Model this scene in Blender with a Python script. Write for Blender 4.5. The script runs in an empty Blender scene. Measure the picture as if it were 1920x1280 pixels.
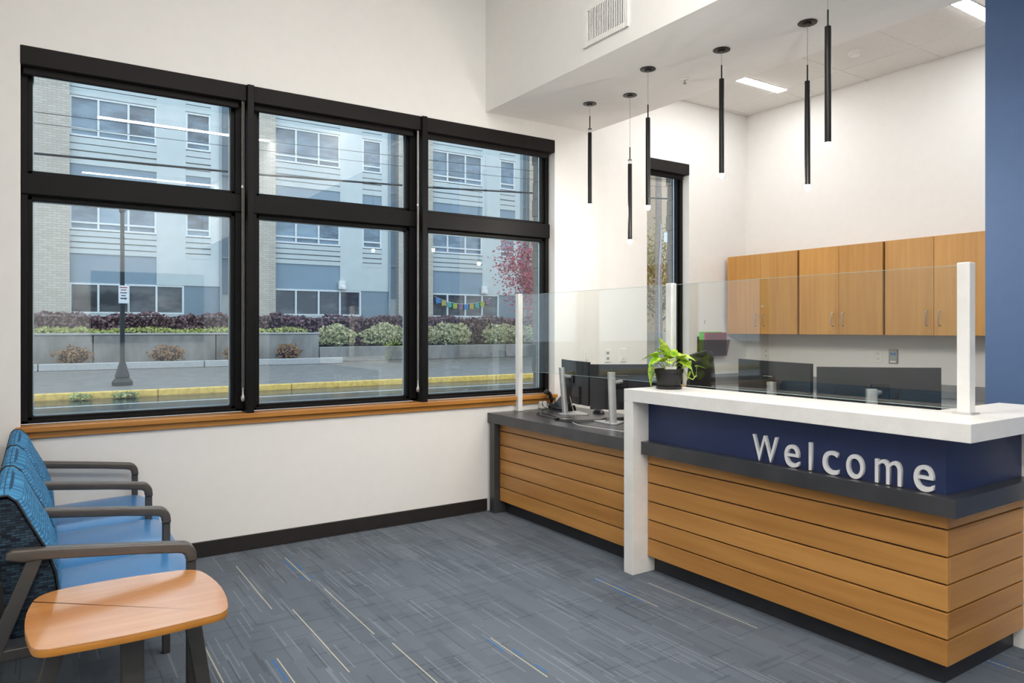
import bpy, bmesh, math, random
from math import pi, sin, cos, radians
from mathutils import Vector, Matrix

# ------------------------------------------------------------------ camera, world, exposure
SC = bpy.context.scene
COL = SC.collection
cam_d = bpy.data.cameras.new('camera'); cam = bpy.data.objects.new('camera', cam_d); COL.objects.link(cam)
cam_d.sensor_width = 36.0; cam_d.lens = 1347 / 1920 * 36
cam_d.shift_y = -25 / 1920
cam_d.clip_start = 0.02; cam_d.clip_end = 400
cam.location = (0, 0, 1.41)
cam.rotation_euler = (pi / 2, 0, -math.atan(888 / 1347))
SC.camera = cam
SC.view_settings.view_transform = 'Standard'; SC.view_settings.look = 'None'
SC.view_settings.gamma = 1.0; SC.view_settings.use_curve_mapping = False
SC.view_settings.exposure = 1.15
W = bpy.data.worlds.new('overcast_sky'); SC.world = W; W.use_nodes = True
bg = W.node_tree.nodes['Background']
bg.inputs['Color'].default_value = (0.74, 0.86, 1.0, 1); bg.inputs['Strength'].default_value = 0.95
LIN_E = 51.0      # linear lobby lights and the added left-side fill
OFF_E = 19.0      # slot lights over the office
BULB_E = 570.0    # pendant tips

# ------------------------------------------------------------------ helpers
def lin(h):
    h = h.lstrip('#'); o = []
    for i in (0, 2, 4):
        c = int(h[i:i + 2], 16) / 255
        o.append(c / 12.92 if c <= 0.04045 else ((c + 0.055) / 1.055) ** 2.4)
    return (o[0], o[1], o[2], 1)

MATS = {}
class N:
    """small node-graph helper"""
    def __init__(s, name):
        s.m = bpy.data.materials.new(name); s.m.use_nodes = True
        s.t = s.m.node_tree; s.b = s.t.nodes['Principled BSDF']; s.out = s.t.nodes['Material Output']
        MATS[name] = s.m
    def n(s, typ, **kw):
        x = s.t.nodes.new(typ)
        for k, v in kw.items(): setattr(x, k, v)
        return x
    def l(s, a, b): s.t.links.new(a, b)
    def inp(s, sock, v):
        if hasattr(v, 'is_linked') or hasattr(v, 'links'): s.l(v, sock)
        else: sock.default_value = v
    def m_(s, op, a, b=None, c=None):
        x = s.n('ShaderNodeMath', operation=op)
        s.inp(x.inputs[0], a)
        if b is not None: s.inp(x.inputs[1], b)
        if c is not None: s.inp(x.inputs[2], c)
        return x.outputs[0]
    def coord(s, kind='Object', scale=(1, 1, 1)):
        c = s.n('ShaderNodeTexCoord'); mp = s.n('ShaderNodeMapping')
        s.l(c.outputs[kind], mp.inputs['Vector']); mp.inputs['Scale'].default_value = scale
        return mp.outputs[0]
    def world(s, scale=(1, 1, 1)):
        c = s.n('ShaderNodeNewGeometry'); mp = s.n('ShaderNodeMapping')
        s.l(c.outputs['Position'], mp.inputs['Vector']); mp.inputs['Scale'].default_value = scale
        return mp.outputs[0]
    def noise(s, vec, scale=5, detail=3, rough=.5):
        x = s.n('ShaderNodeTexNoise'); s.l(vec, x.inputs['Vector'])
        x.inputs['Scale'].default_value = scale; x.inputs['Detail'].default_value = detail; x.inputs['Roughness'].default_value = rough
        return x.outputs['Fac']
    def ramp(s, f, stops):
        x = s.n('ShaderNodeValToRGB'); s.l(f, x.inputs[0]); e = x.color_ramp.elements
        while len(e) < len(stops): e.new(0.5)
        for i, (p, c) in enumerate(stops): e[i].position = p; e[i].color = c
        return x.outputs[0]
    def mix(s, f, a, b):
        x = s.n('ShaderNodeMix', data_type='RGBA'); s.inp(x.inputs[0], f); s.inp(x.inputs[6], a); s.inp(x.inputs[7], b)
        return x.outputs[2]
    def rnd(s):
        return s.n('ShaderNodeObjectInfo').outputs['Random']
    def base(s, c, rough=.5, metal=0, spec=.5):
        s.inp(s.b.inputs['Base Color'], c); s.inp(s.b.inputs['Roughness'], rough)
        s.b.inputs['Metallic'].default_value = metal; s.b.inputs['Specular IOR Level'].default_value = spec
        return s
    def bump(s, h, dist=.002, strength=.5):
        x = s.n('ShaderNodeBump'); s.l(h, x.inputs['Height']); x.inputs['Distance'].default_value = dist; x.inputs['Strength'].default_value = strength
        s.l(x.outputs[0], s.b.inputs['Normal']); return s

def plain(name, hexc, rough=.5, metal=0, var=.06, spec=.5, scale=14):
    n = N(name); c = lin(hexc)
    lo = tuple(v * (1 - var) for v in c[:3]) + (1,); hi = tuple(min(1, v * (1 + var)) for v in c[:3]) + (1,)
    f = n.noise(n.coord(), scale, 3)
    n.base(n.ramp(f, [(.35, lo), (.65, hi)]), rough, metal, spec)
    return n.m

def emis(name, hexc, strength):
    n = N(name); n.base(lin(hexc), .5)
    n.b.inputs['Emission Color'].default_value = lin(hexc); n.b.inputs['Emission Strength'].default_value = strength
    return n.m

def wood(name, dark, light, axis, rough=.38, across=26, along=1.6, space='Object'):
    """axis: grain direction index"""
    n = N(name); sc = [across] * 3; sc[axis] = along
    v = n.coord(space, tuple(sc)) if space == 'Object' else n.world(tuple(sc))
    r = n.rnd()
    add = n.n('ShaderNodeVectorMath', operation='ADD'); n.l(v, add.inputs[0])
    cx = n.n('ShaderNodeCombineXYZ'); k = n.m_('MULTIPLY', r, 37.0)
    for i in range(3): n.l(k, cx.inputs[i])
    n.l(cx.outputs[0], add.inputs[1])
    f1 = n.noise(add.outputs[0], 1.0, 5, .6)
    big = n.n('ShaderNodeVectorMath', operation='MULTIPLY'); n.l(add.outputs[0], big.inputs[0]); big.inputs[1].default_value = (.16, .16, .16)
    f2 = n.noise(big.outputs[0], 1.0, 3, .6)
    f = n.m_('ADD', n.m_('MULTIPLY', f1, .45), n.m_('MULTIPLY', f2, .55))
    col = n.ramp(f, [(.34, lin(dark)), (.62, lin(light))])
    hv = n.n('ShaderNodeHueSaturation'); n.l(col, hv.inputs['Color'])
    n.l(n.m_('ADD', .93, n.m_('MULTIPLY', r, .14)), hv.inputs['Value'])
    n.base(hv.outputs[0], rough); n.bump(f1, .0006, .25)
    return n.m

def glassy(name, tint=(1, 1, 1, 1), ior=1.5, gain=1.0, rough=0.0):
    n = N(name); n.t.nodes.remove(n.b)
    lw = n.n('ShaderNodeLayerWeight'); lw.inputs['Blend'].default_value = .5; r0 = ((ior - 1) / (ior + 1)) ** 2
    fres = n.m_('ADD', r0, n.m_('MULTIPLY', 1 - r0, n.m_('POWER', lw.outputs['Facing'], 5.0)))
    tr = n.n('ShaderNodeBsdfTransparent'); tr.inputs['Color'].default_value = tint
    gl = n.n('ShaderNodeBsdfGlossy'); gl.inputs['Roughness'].default_value = rough
    mx = n.n('ShaderNodeMixShader')
    f = n.m_('MINIMUM', n.m_('MULTIPLY', fres, gain), 1.0)
    n.l(f, mx.inputs[0]); n.l(tr.outputs[0], mx.inputs[1]); n.l(gl.outputs[0], mx.inputs[2]); n.l(mx.outputs[0], n.out.inputs['Surface'])
    return n.m

class B:
    """collects shapes in world coordinates; out() links them as one mesh object"""
    def __init__(s): s.bm = bmesh.new()
    def box(s, x0, x1, y0, y1, z0, z1, bev=0, seg=1):
        t = bmesh.new(); v = [t.verts.new((x, y, z)) for z in (z0, z1) for y in (y0, y1) for x in (x0, x1)]
        for f in ((0, 2, 3, 1), (4, 5, 7, 6), (0, 1, 5, 4), (2, 6, 7, 3), (0, 4, 6, 2), (1, 3, 7, 5)): t.faces.new([v[i] for i in f])
        if bev: bmesh.ops.bevel(t, geom=t.edges[:], offset=bev, segments=seg, affect='EDGES', profile=.5)
        s.add(t); return s
    def add(s, t, M=None):
        if M is not None: bmesh.ops.transform(t, matrix=M, verts=t.verts[:])
        me = bpy.data.meshes.new('tmp'); t.to_mesh(me); t.free(); s.bm.from_mesh(me); bpy.data.meshes.remove(me); return s
    def obox(s, c, size, M, bev=0, seg=1):
        """box of given size centred on the origin, put through matrix M (rotation) then moved to c"""
        t = B(); a, b, d = (q / 2 for q in size); t.box(-a, a, -b, b, -d, d, bev, seg)
        s.add(t.bm, Matrix.Translation(Vector(c)) @ M.to_4x4()); return s
    def prism(s, pts, lo, hi, axis='Z', bev=0):
        """extrude a 2D outline along axis; X: (y,z) Y: (x,z) Z: (x,y)"""
        def P(p, h): return {'X': (h, p[0], p[1]), 'Y': (p[0], h, p[1]), 'Z': (p[0], p[1], h)}[axis]
        t = bmesh.new(); a = [t.verts.new(P(p, lo)) for p in pts]; b = [t.verts.new(P(p, hi)) for p in pts]; n = len(pts)
        t.faces.new(a[::-1]); t.faces.new(b)
        for i in range(n): t.faces.new((a[i], a[(i + 1) % n], b[(i + 1) % n], b[i]))
        bmesh.ops.recalc_face_normals(t, faces=t.faces[:])
        if bev: bmesh.ops.bevel(t, geom=t.edges[:], offset=bev, segments=2, affect='EDGES', profile=.5)
        s.add(t); return s
    def tube(s, pts, r, n=8, cap=True):
        pts = [Vector(p) for p in pts]; t = bmesh.new(); rings = []
        rs = r if isinstance(r, (list, tuple)) else [r] * len(pts)
        up = Vector((0, 0, 1))
        for i, p in enumerate(pts):
            d = (pts[min(i + 1, len(pts) - 1)] - pts[max(i - 1, 0)]).normalized()
            u = d.cross(up if abs(d.z) < .95 else Vector((1, 0, 0))).normalized(); w = d.cross(u)
            rings.append([t.verts.new(p + (u * cos(2 * pi * k / n) + w * sin(2 * pi * k / n)) * rs[i]) for k in range(n)])
        for a, b in zip(rings, rings[1:]):
            for k in range(n): t.faces.new((a[k], a[(k + 1) % n], b[(k + 1) % n], b[k]))
        if cap: t.faces.new(rings[0][::-1]); t.faces.new(rings[-1])
        bmesh.ops.recalc_face_normals(t, faces=t.faces[:])
        s.add(t); return s
    def lathe(s, prof, c, n=24):
        """prof: list of (r,z) around vertical axis at c=(x,y,z)"""
        t = bmesh.new(); rings = []
        for r, z in prof:
            if r < 1e-6: rings.append([t.verts.new((c[0], c[1], c[2] + z))])
            else: rings.append([t.verts.new((c[0] + r * cos(2 * pi * k / n), c[1] + r * sin(2 * pi * k / n), c[2] + z)) for k in range(n)])
        for a, b in zip(rings, rings[1:]):
            for k in range(n):
                q = [a[k % len(a)], a[(k + 1) % len(a)], b[(k + 1) % len(b)], b[k % len(b)]]
                q = [x for i, x in enumerate(q) if x not in q[:i]]
                if len(q) > 2: t.faces.new(q)
        bmesh.ops.recalc_face_normals(t, faces=t.faces[:])
        s.add(t); return s
    def faces(s, verts, faces):
        t = bmesh.new(); v = [t.verts.new(p) for p in verts]
        for f in faces: t.faces.new([v[i] for i in f])
        s.add(t); return s
    def out(s, name, mat, parent=None, smooth=None, origin=None):
        bm = s.bm
        if parent is not None: o0 = wloc(parent)
        elif origin is not None: o0 = Vector(origin)
        else:
            xs = [v.co for v in bm.verts]
            o0 = Vector(((min(v.x for v in xs) + max(v.x for v in xs)) / 2, (min(v.y for v in xs) + max(v.y for v in xs)) / 2, min(v.z for v in xs)))
        bmesh.ops.translate(bm, vec=-o0, verts=bm.verts[:])
        me = bpy.data.meshes.new(name); bm.to_mesh(me); bm.free()
        if smooth is not None:
            me.polygons.foreach_set('use_smooth', [True] * len(me.polygons)); me.set_sharp_from_angle(angle=radians(smooth))
        me.materials.append(MATS[mat] if isinstance(mat, str) else mat)
        o = bpy.data.objects.new(name, me); COL.objects.link(o)
        if parent is not None: o.parent = parent
        else: o.location = o0
        return o

def wloc(o):
    p = Vector(o.location)
    while o.parent is not None: o = o.parent; p += Vector(o.location)
    return p
def tag(o, label=None, cat=None, group=None, kind=None):
    if label: o['label'] = label
    if cat: o['category'] = cat
    if group: o['group'] = group
    if kind: o['kind'] = kind
    return o
def thing(name, loc, label=None, cat=None, group=None, kind=None):
    o = bpy.data.objects.new(name, None); COL.objects.link(o); o.location = loc; o.empty_display_size = .05
    return tag(o, label, cat, group, kind)
def struct(name, b, mat, label=None):
    return tag(b.out(name, mat), label, None, None, 'structure')
def inst(src, name, parent, off):
    """piece sharing src's mesh, at world position off"""
    o = bpy.data.objects.new(name, src); COL.objects.link(o); o.parent = parent
    o.location = Vector(off) - (wloc(parent) if parent else Vector((0, 0, 0)))
    return o
def mesh_of(b, mat, smooth=None):
    me = bpy.data.meshes.new('piece'); b.bm.to_mesh(me); b.bm.free(); me.materials.append(MATS[mat])
    if smooth is not None:
        me.polygons.foreach_set('use_smooth', [True] * len(me.polygons)); me.set_sharp_from_angle(angle=radians(smooth))
    return me

# ------------------------------------------------------------------ materials
plain('wall_paint', '#ECEAE6', .75, var=.008, spec=.25)
plain('ceiling_paint', '#E8E5DE', .8, var=.008, spec=.2)
plain('blue_paint', '#566E94', .6, var=.02, spec=.3)
plain('base_black', '#231F1D', .5, var=.1)
plain('kick_black', '#26262A', .45, var=.1)
plain('frame_black', '#0F0E0E', .5, var=.08, scale=6, spec=.2)
plain('cassette_black', '#1E1B1A', .6, var=.06, spec=.2)
plain('spacer', '#C9D2D8', .35, .6)
plain('chain_steel', '#B9B4AC', .4, .8)
wood('plank_wood', '#9A662B', '#BF8A48', 1, .36, 20, 1.3)
wood('plank_wood_x', '#9A662B', '#BF8A48', 0, .36, 20, 1.3)
wood('sill_wood', '#9A6025', '#C78C43', 0, .3, 30, 1.5)
wood('cab_wood', '#B67F3E', '#CE9A52', 2, .4, 30, 1.6)
plain('cab_edge', '#8A5A26', .5)
plain('grey_top', '#3C3C3E', .3, var=.16, scale=7)
plain('letter_metal', '#E8E8E8', .4, .0, var=.03)
plain('alu', '#C9CACA', .35, .7, var=.03)
plain('alu_light', '#E8E7E3', .4, .1, var=.03)
plain('navy', '#232F56', .42, var=.05)
plain('black_plastic', '#17171A', .4, var=.1)
plain('black_rubber', '#111112', .6)
plain('monitor_back', '#2B2C30', .33, var=.05)
plain('screen', '#0C0D10', .12)
plain('pendant_black', '#161515', .42, .2)
plain('white_plastic', '#EDEBE6', .45, var=.02)
plain('grey_plastic', '#8F9092', .45)
plain('silver_grey', '#A9AAA8', .4, .3)
plain('tile_white', '#E6E3DE', .85, var=.02, scale=60, spec=.2)
plain('grid_white', '#B9B6B0', .6)
plain('arm_grey', '#524C47', .3, .2, var=.05)
plain('leg_grey', '#4A4846', .45, .3, var=.05)
plain('pot_black', '#1C1B1B', .5, var=.1)
plain('soil', '#2A1E14', .9, var=.3, scale=60)
plain('stem_green', '#A9BE4E', .5)
plain('pink', '#D8246E', .35); plain('lime', '#6FC832', .35); plain('maroon', '#7A2626', .4, var=.15)
glassy('smoke_acrylic', (.62, .5, .5, 1), 1.45)
glassy('window_glass', (.93, .97, .98, 1), 1.52, 2.4)
glassy('guard_glass', (.955, .975, .965, 1), 1.49, 1.25)
plain('guard_edge', '#B7CDCB', .2)
glassy('acrylic_clear', (.95, .95, .95, 1), 1.49, 1.5)
n = N('white_quartz'); v = n.coord()
sp = n.noise(v, 260, 2, .7); cl = n.noise(v, 9, 4)
n.base(n.mix(n.m_('MULTIPLY', n.m_('GREATER_THAN', sp, .62), .35), n.ramp(cl, [(.3, lin('#E2E0DB')), (.7, lin('#ECEAE6'))]), lin('#B4B2AE')), .38)
n = N('carpet'); g = n.world(); sx = n.n('ShaderNodeSeparateXYZ'); n.l(g, sx.inputs[0]); X, Y = sx.outputs[0], sx.outputs[1]
def wn(*a):
    w = n.n('ShaderNodeTexWhiteNoise', noise_dimensions='3D'); c = n.n('ShaderNodeCombineXYZ')
    for i, q in enumerate(a): n.inp(c.inputs[i], q)
    n.l(c.outputs[0], w.inputs['Vector']); return w.outputs['Value']
fl = lambda q: n.m_('FLOOR', q)
rn = n.rnd()
# fine streaks along Y in narrow columns
ci = fl(n.m_('DIVIDE', X, .0075)); seg = fl(n.m_('DIVIDE', n.m_('ADD', Y, n.m_('MULTIPLY', wn(ci, 3.0, 0.0), 5.0)), .26))
r1 = wn(ci, seg, 7.0)
# broader tonal blocks
ci2 = fl(n.m_('DIVIDE', X, .06)); seg2 = fl(n.m_('DIVIDE', n.m_('ADD', Y, n.m_('MULTIPLY', wn(ci2, 5.0, 1.0), 5.0)), .33))
r2 = wn(ci2, seg2, 9.0)
ci3 = fl(n.m_('DIVIDE', Y, .012)); r3 = wn(fl(n.m_('DIVIDE', n.m_('ADD', X, n.m_('MULTIPLY', wn(ci3, 8.0, 2.0), 3.0)), .16)), ci3, 4.0)
fine = n.noise(g, 420, 2, .8)
cloud = n.noise(g, 2.2, 2)
val = n.m_('ADD', n.m_('MULTIPLY', r2, .13), n.m_('MULTIPLY', fine, .69))
val = n.m_('ADD', val, n.m_('MULTIPLY', cloud, .18)); val = n.m_('ADD', val, n.m_('MULTIPLY', n.m_('GREATER_THAN', r3, .93), -.10))
val = n.m_('ADD', val, n.m_('MULTIPLY', rn, .10))
col = n.ramp(val, [(.25, lin('#4C535B')), (.85, lin('#7C858F'))])
col = n.mix(n.m_('MULTIPLY', n.m_('GREATER_THAN', r1, .93), .32), col, lin('#9AA0A6'))
col = n.mix(n.m_('MULTIPLY', n.m_('LESS_THAN', r1, .04), .3), col, lin('#2F3236'))
# accent yarns
PW = .23
ca = fl(n.m_('DIVIDE', X, PW)); ya = n.m_('DIVIDE', n.m_('ADD', Y, n.m_('MULTIPLY', wn(ca, 11.0, 3.0), 6.0)), .85); sa = fl(ya); fa = n.m_('FRACT', ya)
ra = wn(ca, sa, 13.0); jit = n.m_('MULTIPLY', n.m_('SUBTRACT', wn(ca, sa, 21.0), .5), .12)
lx = n.m_('SUBTRACT', n.m_('SUBTRACT', n.m_('SUBTRACT', X, n.m_('MULTIPLY', ca, PW)), PW / 2), jit)
inseg = n.m_('LESS_THAN', fa, n.m_('ADD', .45, n.m_('MULTIPLY', ra, 2.2)))
on = n.m_('MULTIPLY', n.m_('LESS_THAN', ra, .23), inseg)
cream = n.m_('MULTIPLY', n.m_('LESS_THAN', n.m_('ABSOLUTE', lx), .0026), on)
cream = n.m_('MULTIPLY', cream, n.m_('ADD', .35, n.m_('MULTIPLY', n.m_('GREATER_THAN', n.m_('FRACT', n.m_('MULTIPLY', Y, 55.0)), .25), .5)))
dash = n.m_('GREATER_THAN', wn(fl(n.m_('DIVIDE', Y, .085)), n.m_('SIGN', lx), ca), .45)
bl = n.m_('MULTIPLY', n.m_('MULTIPLY', n.m_('LESS_THAN', n.m_('ABSOLUTE', n.m_('SUBTRACT', n.m_('ABSOLUTE', lx), .021)), .0045), dash), n.m_('MULTIPLY', n.m_('LESS_THAN', ra, .12), inseg))
col = n.mix(n.m_('MULTIPLY', bl, .75), col, lin('#2F6FB4'))
col = n.mix(cream, col, lin('#D8D0B4'))
n.base(col, .95, 0, .15); n.bump(fine, .004, .6)
n = N('weave_blue'); v = n.coord(); br = n.n('ShaderNodeTexBrick'); n.l(v, br.inputs['Vector']); br.offset = .5
sxyz = n.n('ShaderNodeSeparateXYZ'); n.l(v, sxyz.inputs[0]); cb = n.n('ShaderNodeCombineXYZ')
n.l(n.m_('SUBTRACT', sxyz.outputs[1], n.m_('MULTIPLY', sxyz.outputs[0], .8)), cb.inputs[0]); n.l(n.m_('ADD', sxyz.outputs[2], n.m_('MULTIPLY', sxyz.outputs[0], .6)), cb.inputs[1]); n.l(cb.outputs[0], br.inputs['Vector'])
br.inputs['Scale'].default_value = 45; br.inputs['Brick Width'].default_value = .55; br.inputs['Row Height'].default_value = .40; br.inputs['Mortar Size'].default_value = .045
br.inputs['Color1'].default_value = lin('#4FA3D2'); br.inputs['Color2'].default_value = lin('#22608F'); br.inputs['Mortar'].default_value = lin('#1E4566')
n.base(br.outputs[0], .8, 0, .3); n.bump(br.outputs[1], .001, .4)
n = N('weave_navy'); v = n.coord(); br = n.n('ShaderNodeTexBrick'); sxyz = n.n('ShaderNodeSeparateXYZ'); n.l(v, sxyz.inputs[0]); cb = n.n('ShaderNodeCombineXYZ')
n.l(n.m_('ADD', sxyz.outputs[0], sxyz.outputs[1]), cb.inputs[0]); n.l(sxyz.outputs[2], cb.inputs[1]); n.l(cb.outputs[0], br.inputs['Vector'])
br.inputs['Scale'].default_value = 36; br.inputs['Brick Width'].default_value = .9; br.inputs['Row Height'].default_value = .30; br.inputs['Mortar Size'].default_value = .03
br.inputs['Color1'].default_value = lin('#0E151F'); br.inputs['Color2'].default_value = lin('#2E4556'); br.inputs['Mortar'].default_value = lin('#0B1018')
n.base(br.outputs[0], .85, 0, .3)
vb = plain('vinyl_blue', '#2672AC', .3, var=.04, scale=5).node_tree.nodes['Principled BSDF']; vb.inputs['Coat Weight'].default_value = .4; vb.inputs['Coat IOR'].default_value = 1.7; vb.inputs['Coat Roughness'].default_value = .3
plain('piping', '#1B2026', .7)
tl = wood('table_laminate', '#BC7A3C', '#CE8F52', 0, .24, 40, 2.5); tb = tl.node_tree.nodes['Principled BSDF']; tb.inputs['Coat Weight'].default_value = 1; tb.inputs['Coat IOR'].default_value = 2.5; tb.inputs['Coat Roughness'].default_value = .12
plain('table_edge', '#B0752C', .35)
n = N('leaf'); v = n.coord(); f = n.noise(v, 45, 3)
n.base(n.mix(n.m_('MULTIPLY', n.rnd(), .8), n.ramp(f, [(.38, lin('#5E9A1E')), (.62, lin('#B9CE38'))]), n.ramp(f, [(.4, lin('#8FC02A')), (.6, lin('#DDE36A'))])), .4)
# outside
n = N('brick_cream'); v = n.coord(); br = n.n('ShaderNodeTexBrick'); sxyz = n.n('ShaderNodeSeparateXYZ'); n.l(v, sxyz.inputs[0]); cb = n.n('ShaderNodeCombineXYZ')
n.l(sxyz.outputs[0], cb.inputs[0]); n.l(sxyz.outputs[2], cb.inputs[1]); n.l(cb.outputs[0], br.inputs['Vector'])
br.inputs['Scale'].default_value = 2.0; br.inputs['Brick Width'].default_value = .62; br.inputs['Row Height'].default_value = .2; br.inputs['Mortar Size'].default_value = .018
br.inputs['Color1'].default_value = lin('#CFC6B8'); br.inputs['Color2'].default_value = lin('#BFB5A6'); br.inputs['Mortar'].default_value = lin('#A39C91')
n.base(br.outputs[0], .85)
plain('panel_pale', '#CBD3D2', .6, var=.03, scale=2); plain('panel_board', '#C8D0CF', .6, var=.03, scale=2)
plain('panel_spandrel', '#8A9EAC', .6, var=.03, scale=2); plain('recess_dark', '#8595A0', .6)
plain('far_frame', '#E6EAEA', .5); plain('downspout', '#9AA7AD', .5)
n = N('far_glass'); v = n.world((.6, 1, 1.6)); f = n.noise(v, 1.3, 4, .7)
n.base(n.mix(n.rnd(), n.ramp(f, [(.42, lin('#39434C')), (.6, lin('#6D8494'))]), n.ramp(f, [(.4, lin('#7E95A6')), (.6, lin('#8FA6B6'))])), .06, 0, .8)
n = N('far_glass_dark'); v = n.world((.6, 1, 1.6)); f = n.noise(v, .9, 3, .7)
n.base(n.ramp(f, [(.42, lin('#2B3036')), (.6, lin('#54585A'))]), .06, 0, .8)
n = N('asphalt_wet'); v = n.world((.12, 1, 1)); f = n.noise(v, 1.6, 4, .6); f2 = n.noise(n.world(), 60, 2)
n.base(n.ramp(f2, [(.3, lin('#33383D')), (.7, lin('#484E54'))]), n.m_('ADD', .06, n.m_('MULTIPLY', f, .25)), 0, .7)
n = N('pavement_wet'); v = n.world((.3, 1, 1)); f = n.noise(v, 1.2, 4, .6)
n.base(n.ramp(n.noise(n.world(), 3, 4), [(.3, lin('#6D6A66')), (.7, lin('#8C8883'))]), n.m_('ADD', .2, n.m_('MULTIPLY', f, .5)), 0, .5)
plain('lane_paint', '#C9CDD0', .5, var=.1)
n = N('kerb_yellow'); f = n.noise(n.coord(), 9, 4, .7); n.base(n.ramp(f, [(.3, lin('#C9A050')), (.55, lin('#F2CD6C'))]), .6)
n = N('concrete'); f = n.noise(n.coord('Object', (1, 1, .35)), 1.8, 5, .65); n.base(n.ramp(f, [(.3, lin('#75726D')), (.7, lin('#A3A09A'))]), .8)
plain('concrete_light', '#AFAFAD', .8, var=.08)
plain('hedge_core', '#3A2A2C', .9, var=.2); plain('shrub_core', '#6E7452', .9, var=.2); plain('grass', '#7A9A78', .9, var=.25, scale=8)
def leafmat(name, a, b, c):
    q = N(name); f = q.noise(q.world(), 5.5, 3, .7); q.base(q.ramp(f, [(.3, lin(a)), (.5, lin(b)), (.7, lin(c))]), .7, 0, .3)
leafmat('leaf_purple', '#5A4448', '#7E6266', '#9C8284'); leafmat('leaf_pale', '#96946A', '#BCB88C', '#D8D2AE'); leafmat('leaf_low', '#8C9454', '#ADB26A', '#C4C482')
leafmat('leaf_dry', '#7A5A40', '#9A7652', '#B49468'); leafmat('leaf_maple', '#8E3E50', '#B05468', '#CC7864'); leafmat('leaf_autumn', '#5E7038', '#8E8440', '#B0803C')
leafmat('leaf_fallen', '#5A4630', '#8A6E44', '#A89060')
plain('bark', '#5B4A40', .9, var=.2, scale=20); plain('pole_wood', '#94857A', .9, var=.15, scale=10)
plain('lamp_iron', '#1E2428', .5); plain('cable_black', '#23282C', .6); plain('sign_white', '#E4E8EA', .5); plain('sign_ink', '#3A3F4A', .6); plain('sign_red', '#A83A3A', .6)
plain('shingle_grey', '#77736E', .85, var=.12); plain('brick_tan', '#CDB295', .85, var=.1)
emis('linear_glow', '#FFFCF8', LIN_E); emis('office_glow', '#FFFFFF', OFF_E); emis('bulb_glow', '#FFF7EC', BULB_E)
for i, h in enumerate(('#3D82C4', '#B8A858', '#4FA8A0', '#A8B84E', '#8A6A86')): plain(f'flag_{i}', h, .7)

# ------------------------------------------------------------------ room shell
YW = 4.74; XE = 5.956; ZL = 4.25; ZO = 3.537; ZS = 3.075
OX0, OX1, OZ0, OZ1 = -.082, 3.545, .865, 2.955      # big window opening
NX0, NX1 = 4.583, 5.126                             # narrow window opening
YO = 4.93
b = B()
b.box(-2.6, XE + .15, YW, YO, 0, OZ0).box(-2.6, XE + .15, YW, YO, OZ1, ZL + .1)
b.box(-2.6, OX0, YW, YO, OZ0, OZ1).box(OX1, NX0, YW, YO, OZ0, OZ1).box(NX1, XE + .15, YW, YO, OZ0, OZ1)
wall_back = struct('wall_back', b, 'wall_paint', 'white painted wall with the wide window and the narrow window')
struct('wall_right', B().box(XE, XE + .15, .9, YW, 0, ZL), 'wall_paint', 'white wall behind the wall cabinets')
struct('wall_left', B().box(-.50, -.34, 2.0, YW, 0, ZL), 'wall_paint', 'white wall behind the row of seats')
struct('wall_alcove', B().box(-2.75, -2.6, -6.6, YW, 0, ZL), 'wall_paint', 'white wall far to the left')
struct('wall_front', B().box(-2.75, 4.6, -6.75, -6.6, 0, ZL), 'wall_paint', 'white wall opposite the windows')
struct('wall_blue', B().box(4.30, 4.42, -6.6, 1.846, 0, ZO + .02), 'blue_paint', 'blue painted wall end beside the reception counter')
struct('wall_office', B().box(4.42, XE + .15, .75, .9, 0, ZL), 'wall_paint', 'white side wall of the office')
struct('ceiling', B().box(-2.75, 2.88, -6.75, YO, ZL, ZL + .1), 'ceiling_paint', 'high white lobby ceiling')
struct('ceiling_soffit', B().box(2.88, 3.925, -6.75, YW, ZS, ZL + .1), 'wall_paint', 'white dropped soffit above the reception desk')
struct('baseboard_back', B().box(-.34, 2.89, YW - .012, YW, 0.004, .098, .003), 'base_black')
struct('baseboard_left', B().box(-.34, -.328, 2.0, YW - .013, 0.004, .098, .003), 'base_black')
# floor: slab and carpet planks
floor = struct('floor', B().box(-2.75, XE + .15, -6.75, YO, -.12, -.006), 'base_black', 'grey carpet tile floor')
TW, TL = .4572, .9144
tm = mesh_of(B().box(0.0004, TW - .0004, .0004, TL - .0004, -.006, 0), 'carpet')
ix = 0; x = -2.6
while x < XE - .05:
    y = -6.55 + (ix % 2) * TL / 2
    while y < YW:
        if x < 4.4 or y > .8:
            if y + TL > 1.0 or -1 < x < 4.2: inst(tm, 'carpet_tile', floor, (x, y, 0))
        y += TL
    x += TW; ix += 1
# acoustic tile ceiling over the office
ceil = struct('ceiling_office', B().box(3.925, XE, .9, YW, ZO + .012, ZO + .1), 'grid_white', 'acoustic tile ceiling over the office')
xs = [3.925, 4.34, 5.56, XE]; ys = [.9, 1.05, 1.66, 2.265, 2.87, 3.477, 4.083, 4.69, YW]
for i in range(3):
    for j in range(8):
        y0, y1 = ys[j], ys[j + 1]
        if i == 1 and j in (3, 5): y1 = y0; y0, y1 = ys[j], ys[j + 1]
        g = .008
        q = B().box(xs[i] + g, xs[i + 1] - g, y0 + g, y1 - g, ZO + .004, ZO + .014, .002); q.out('ceiling_tile', 'tile_white', ceil)
b = B()
for q in xs[1:3]: b.box(q - .011, q + .011, .9, YW, ZO + .001, ZO + .008)
for q in ys[1:8]: b.box(3.925, XE, q - .011, q + .011, ZO + .0012, ZO + .0078)
b.out('ceiling_grid', 'tile_white', ceil)

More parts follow.
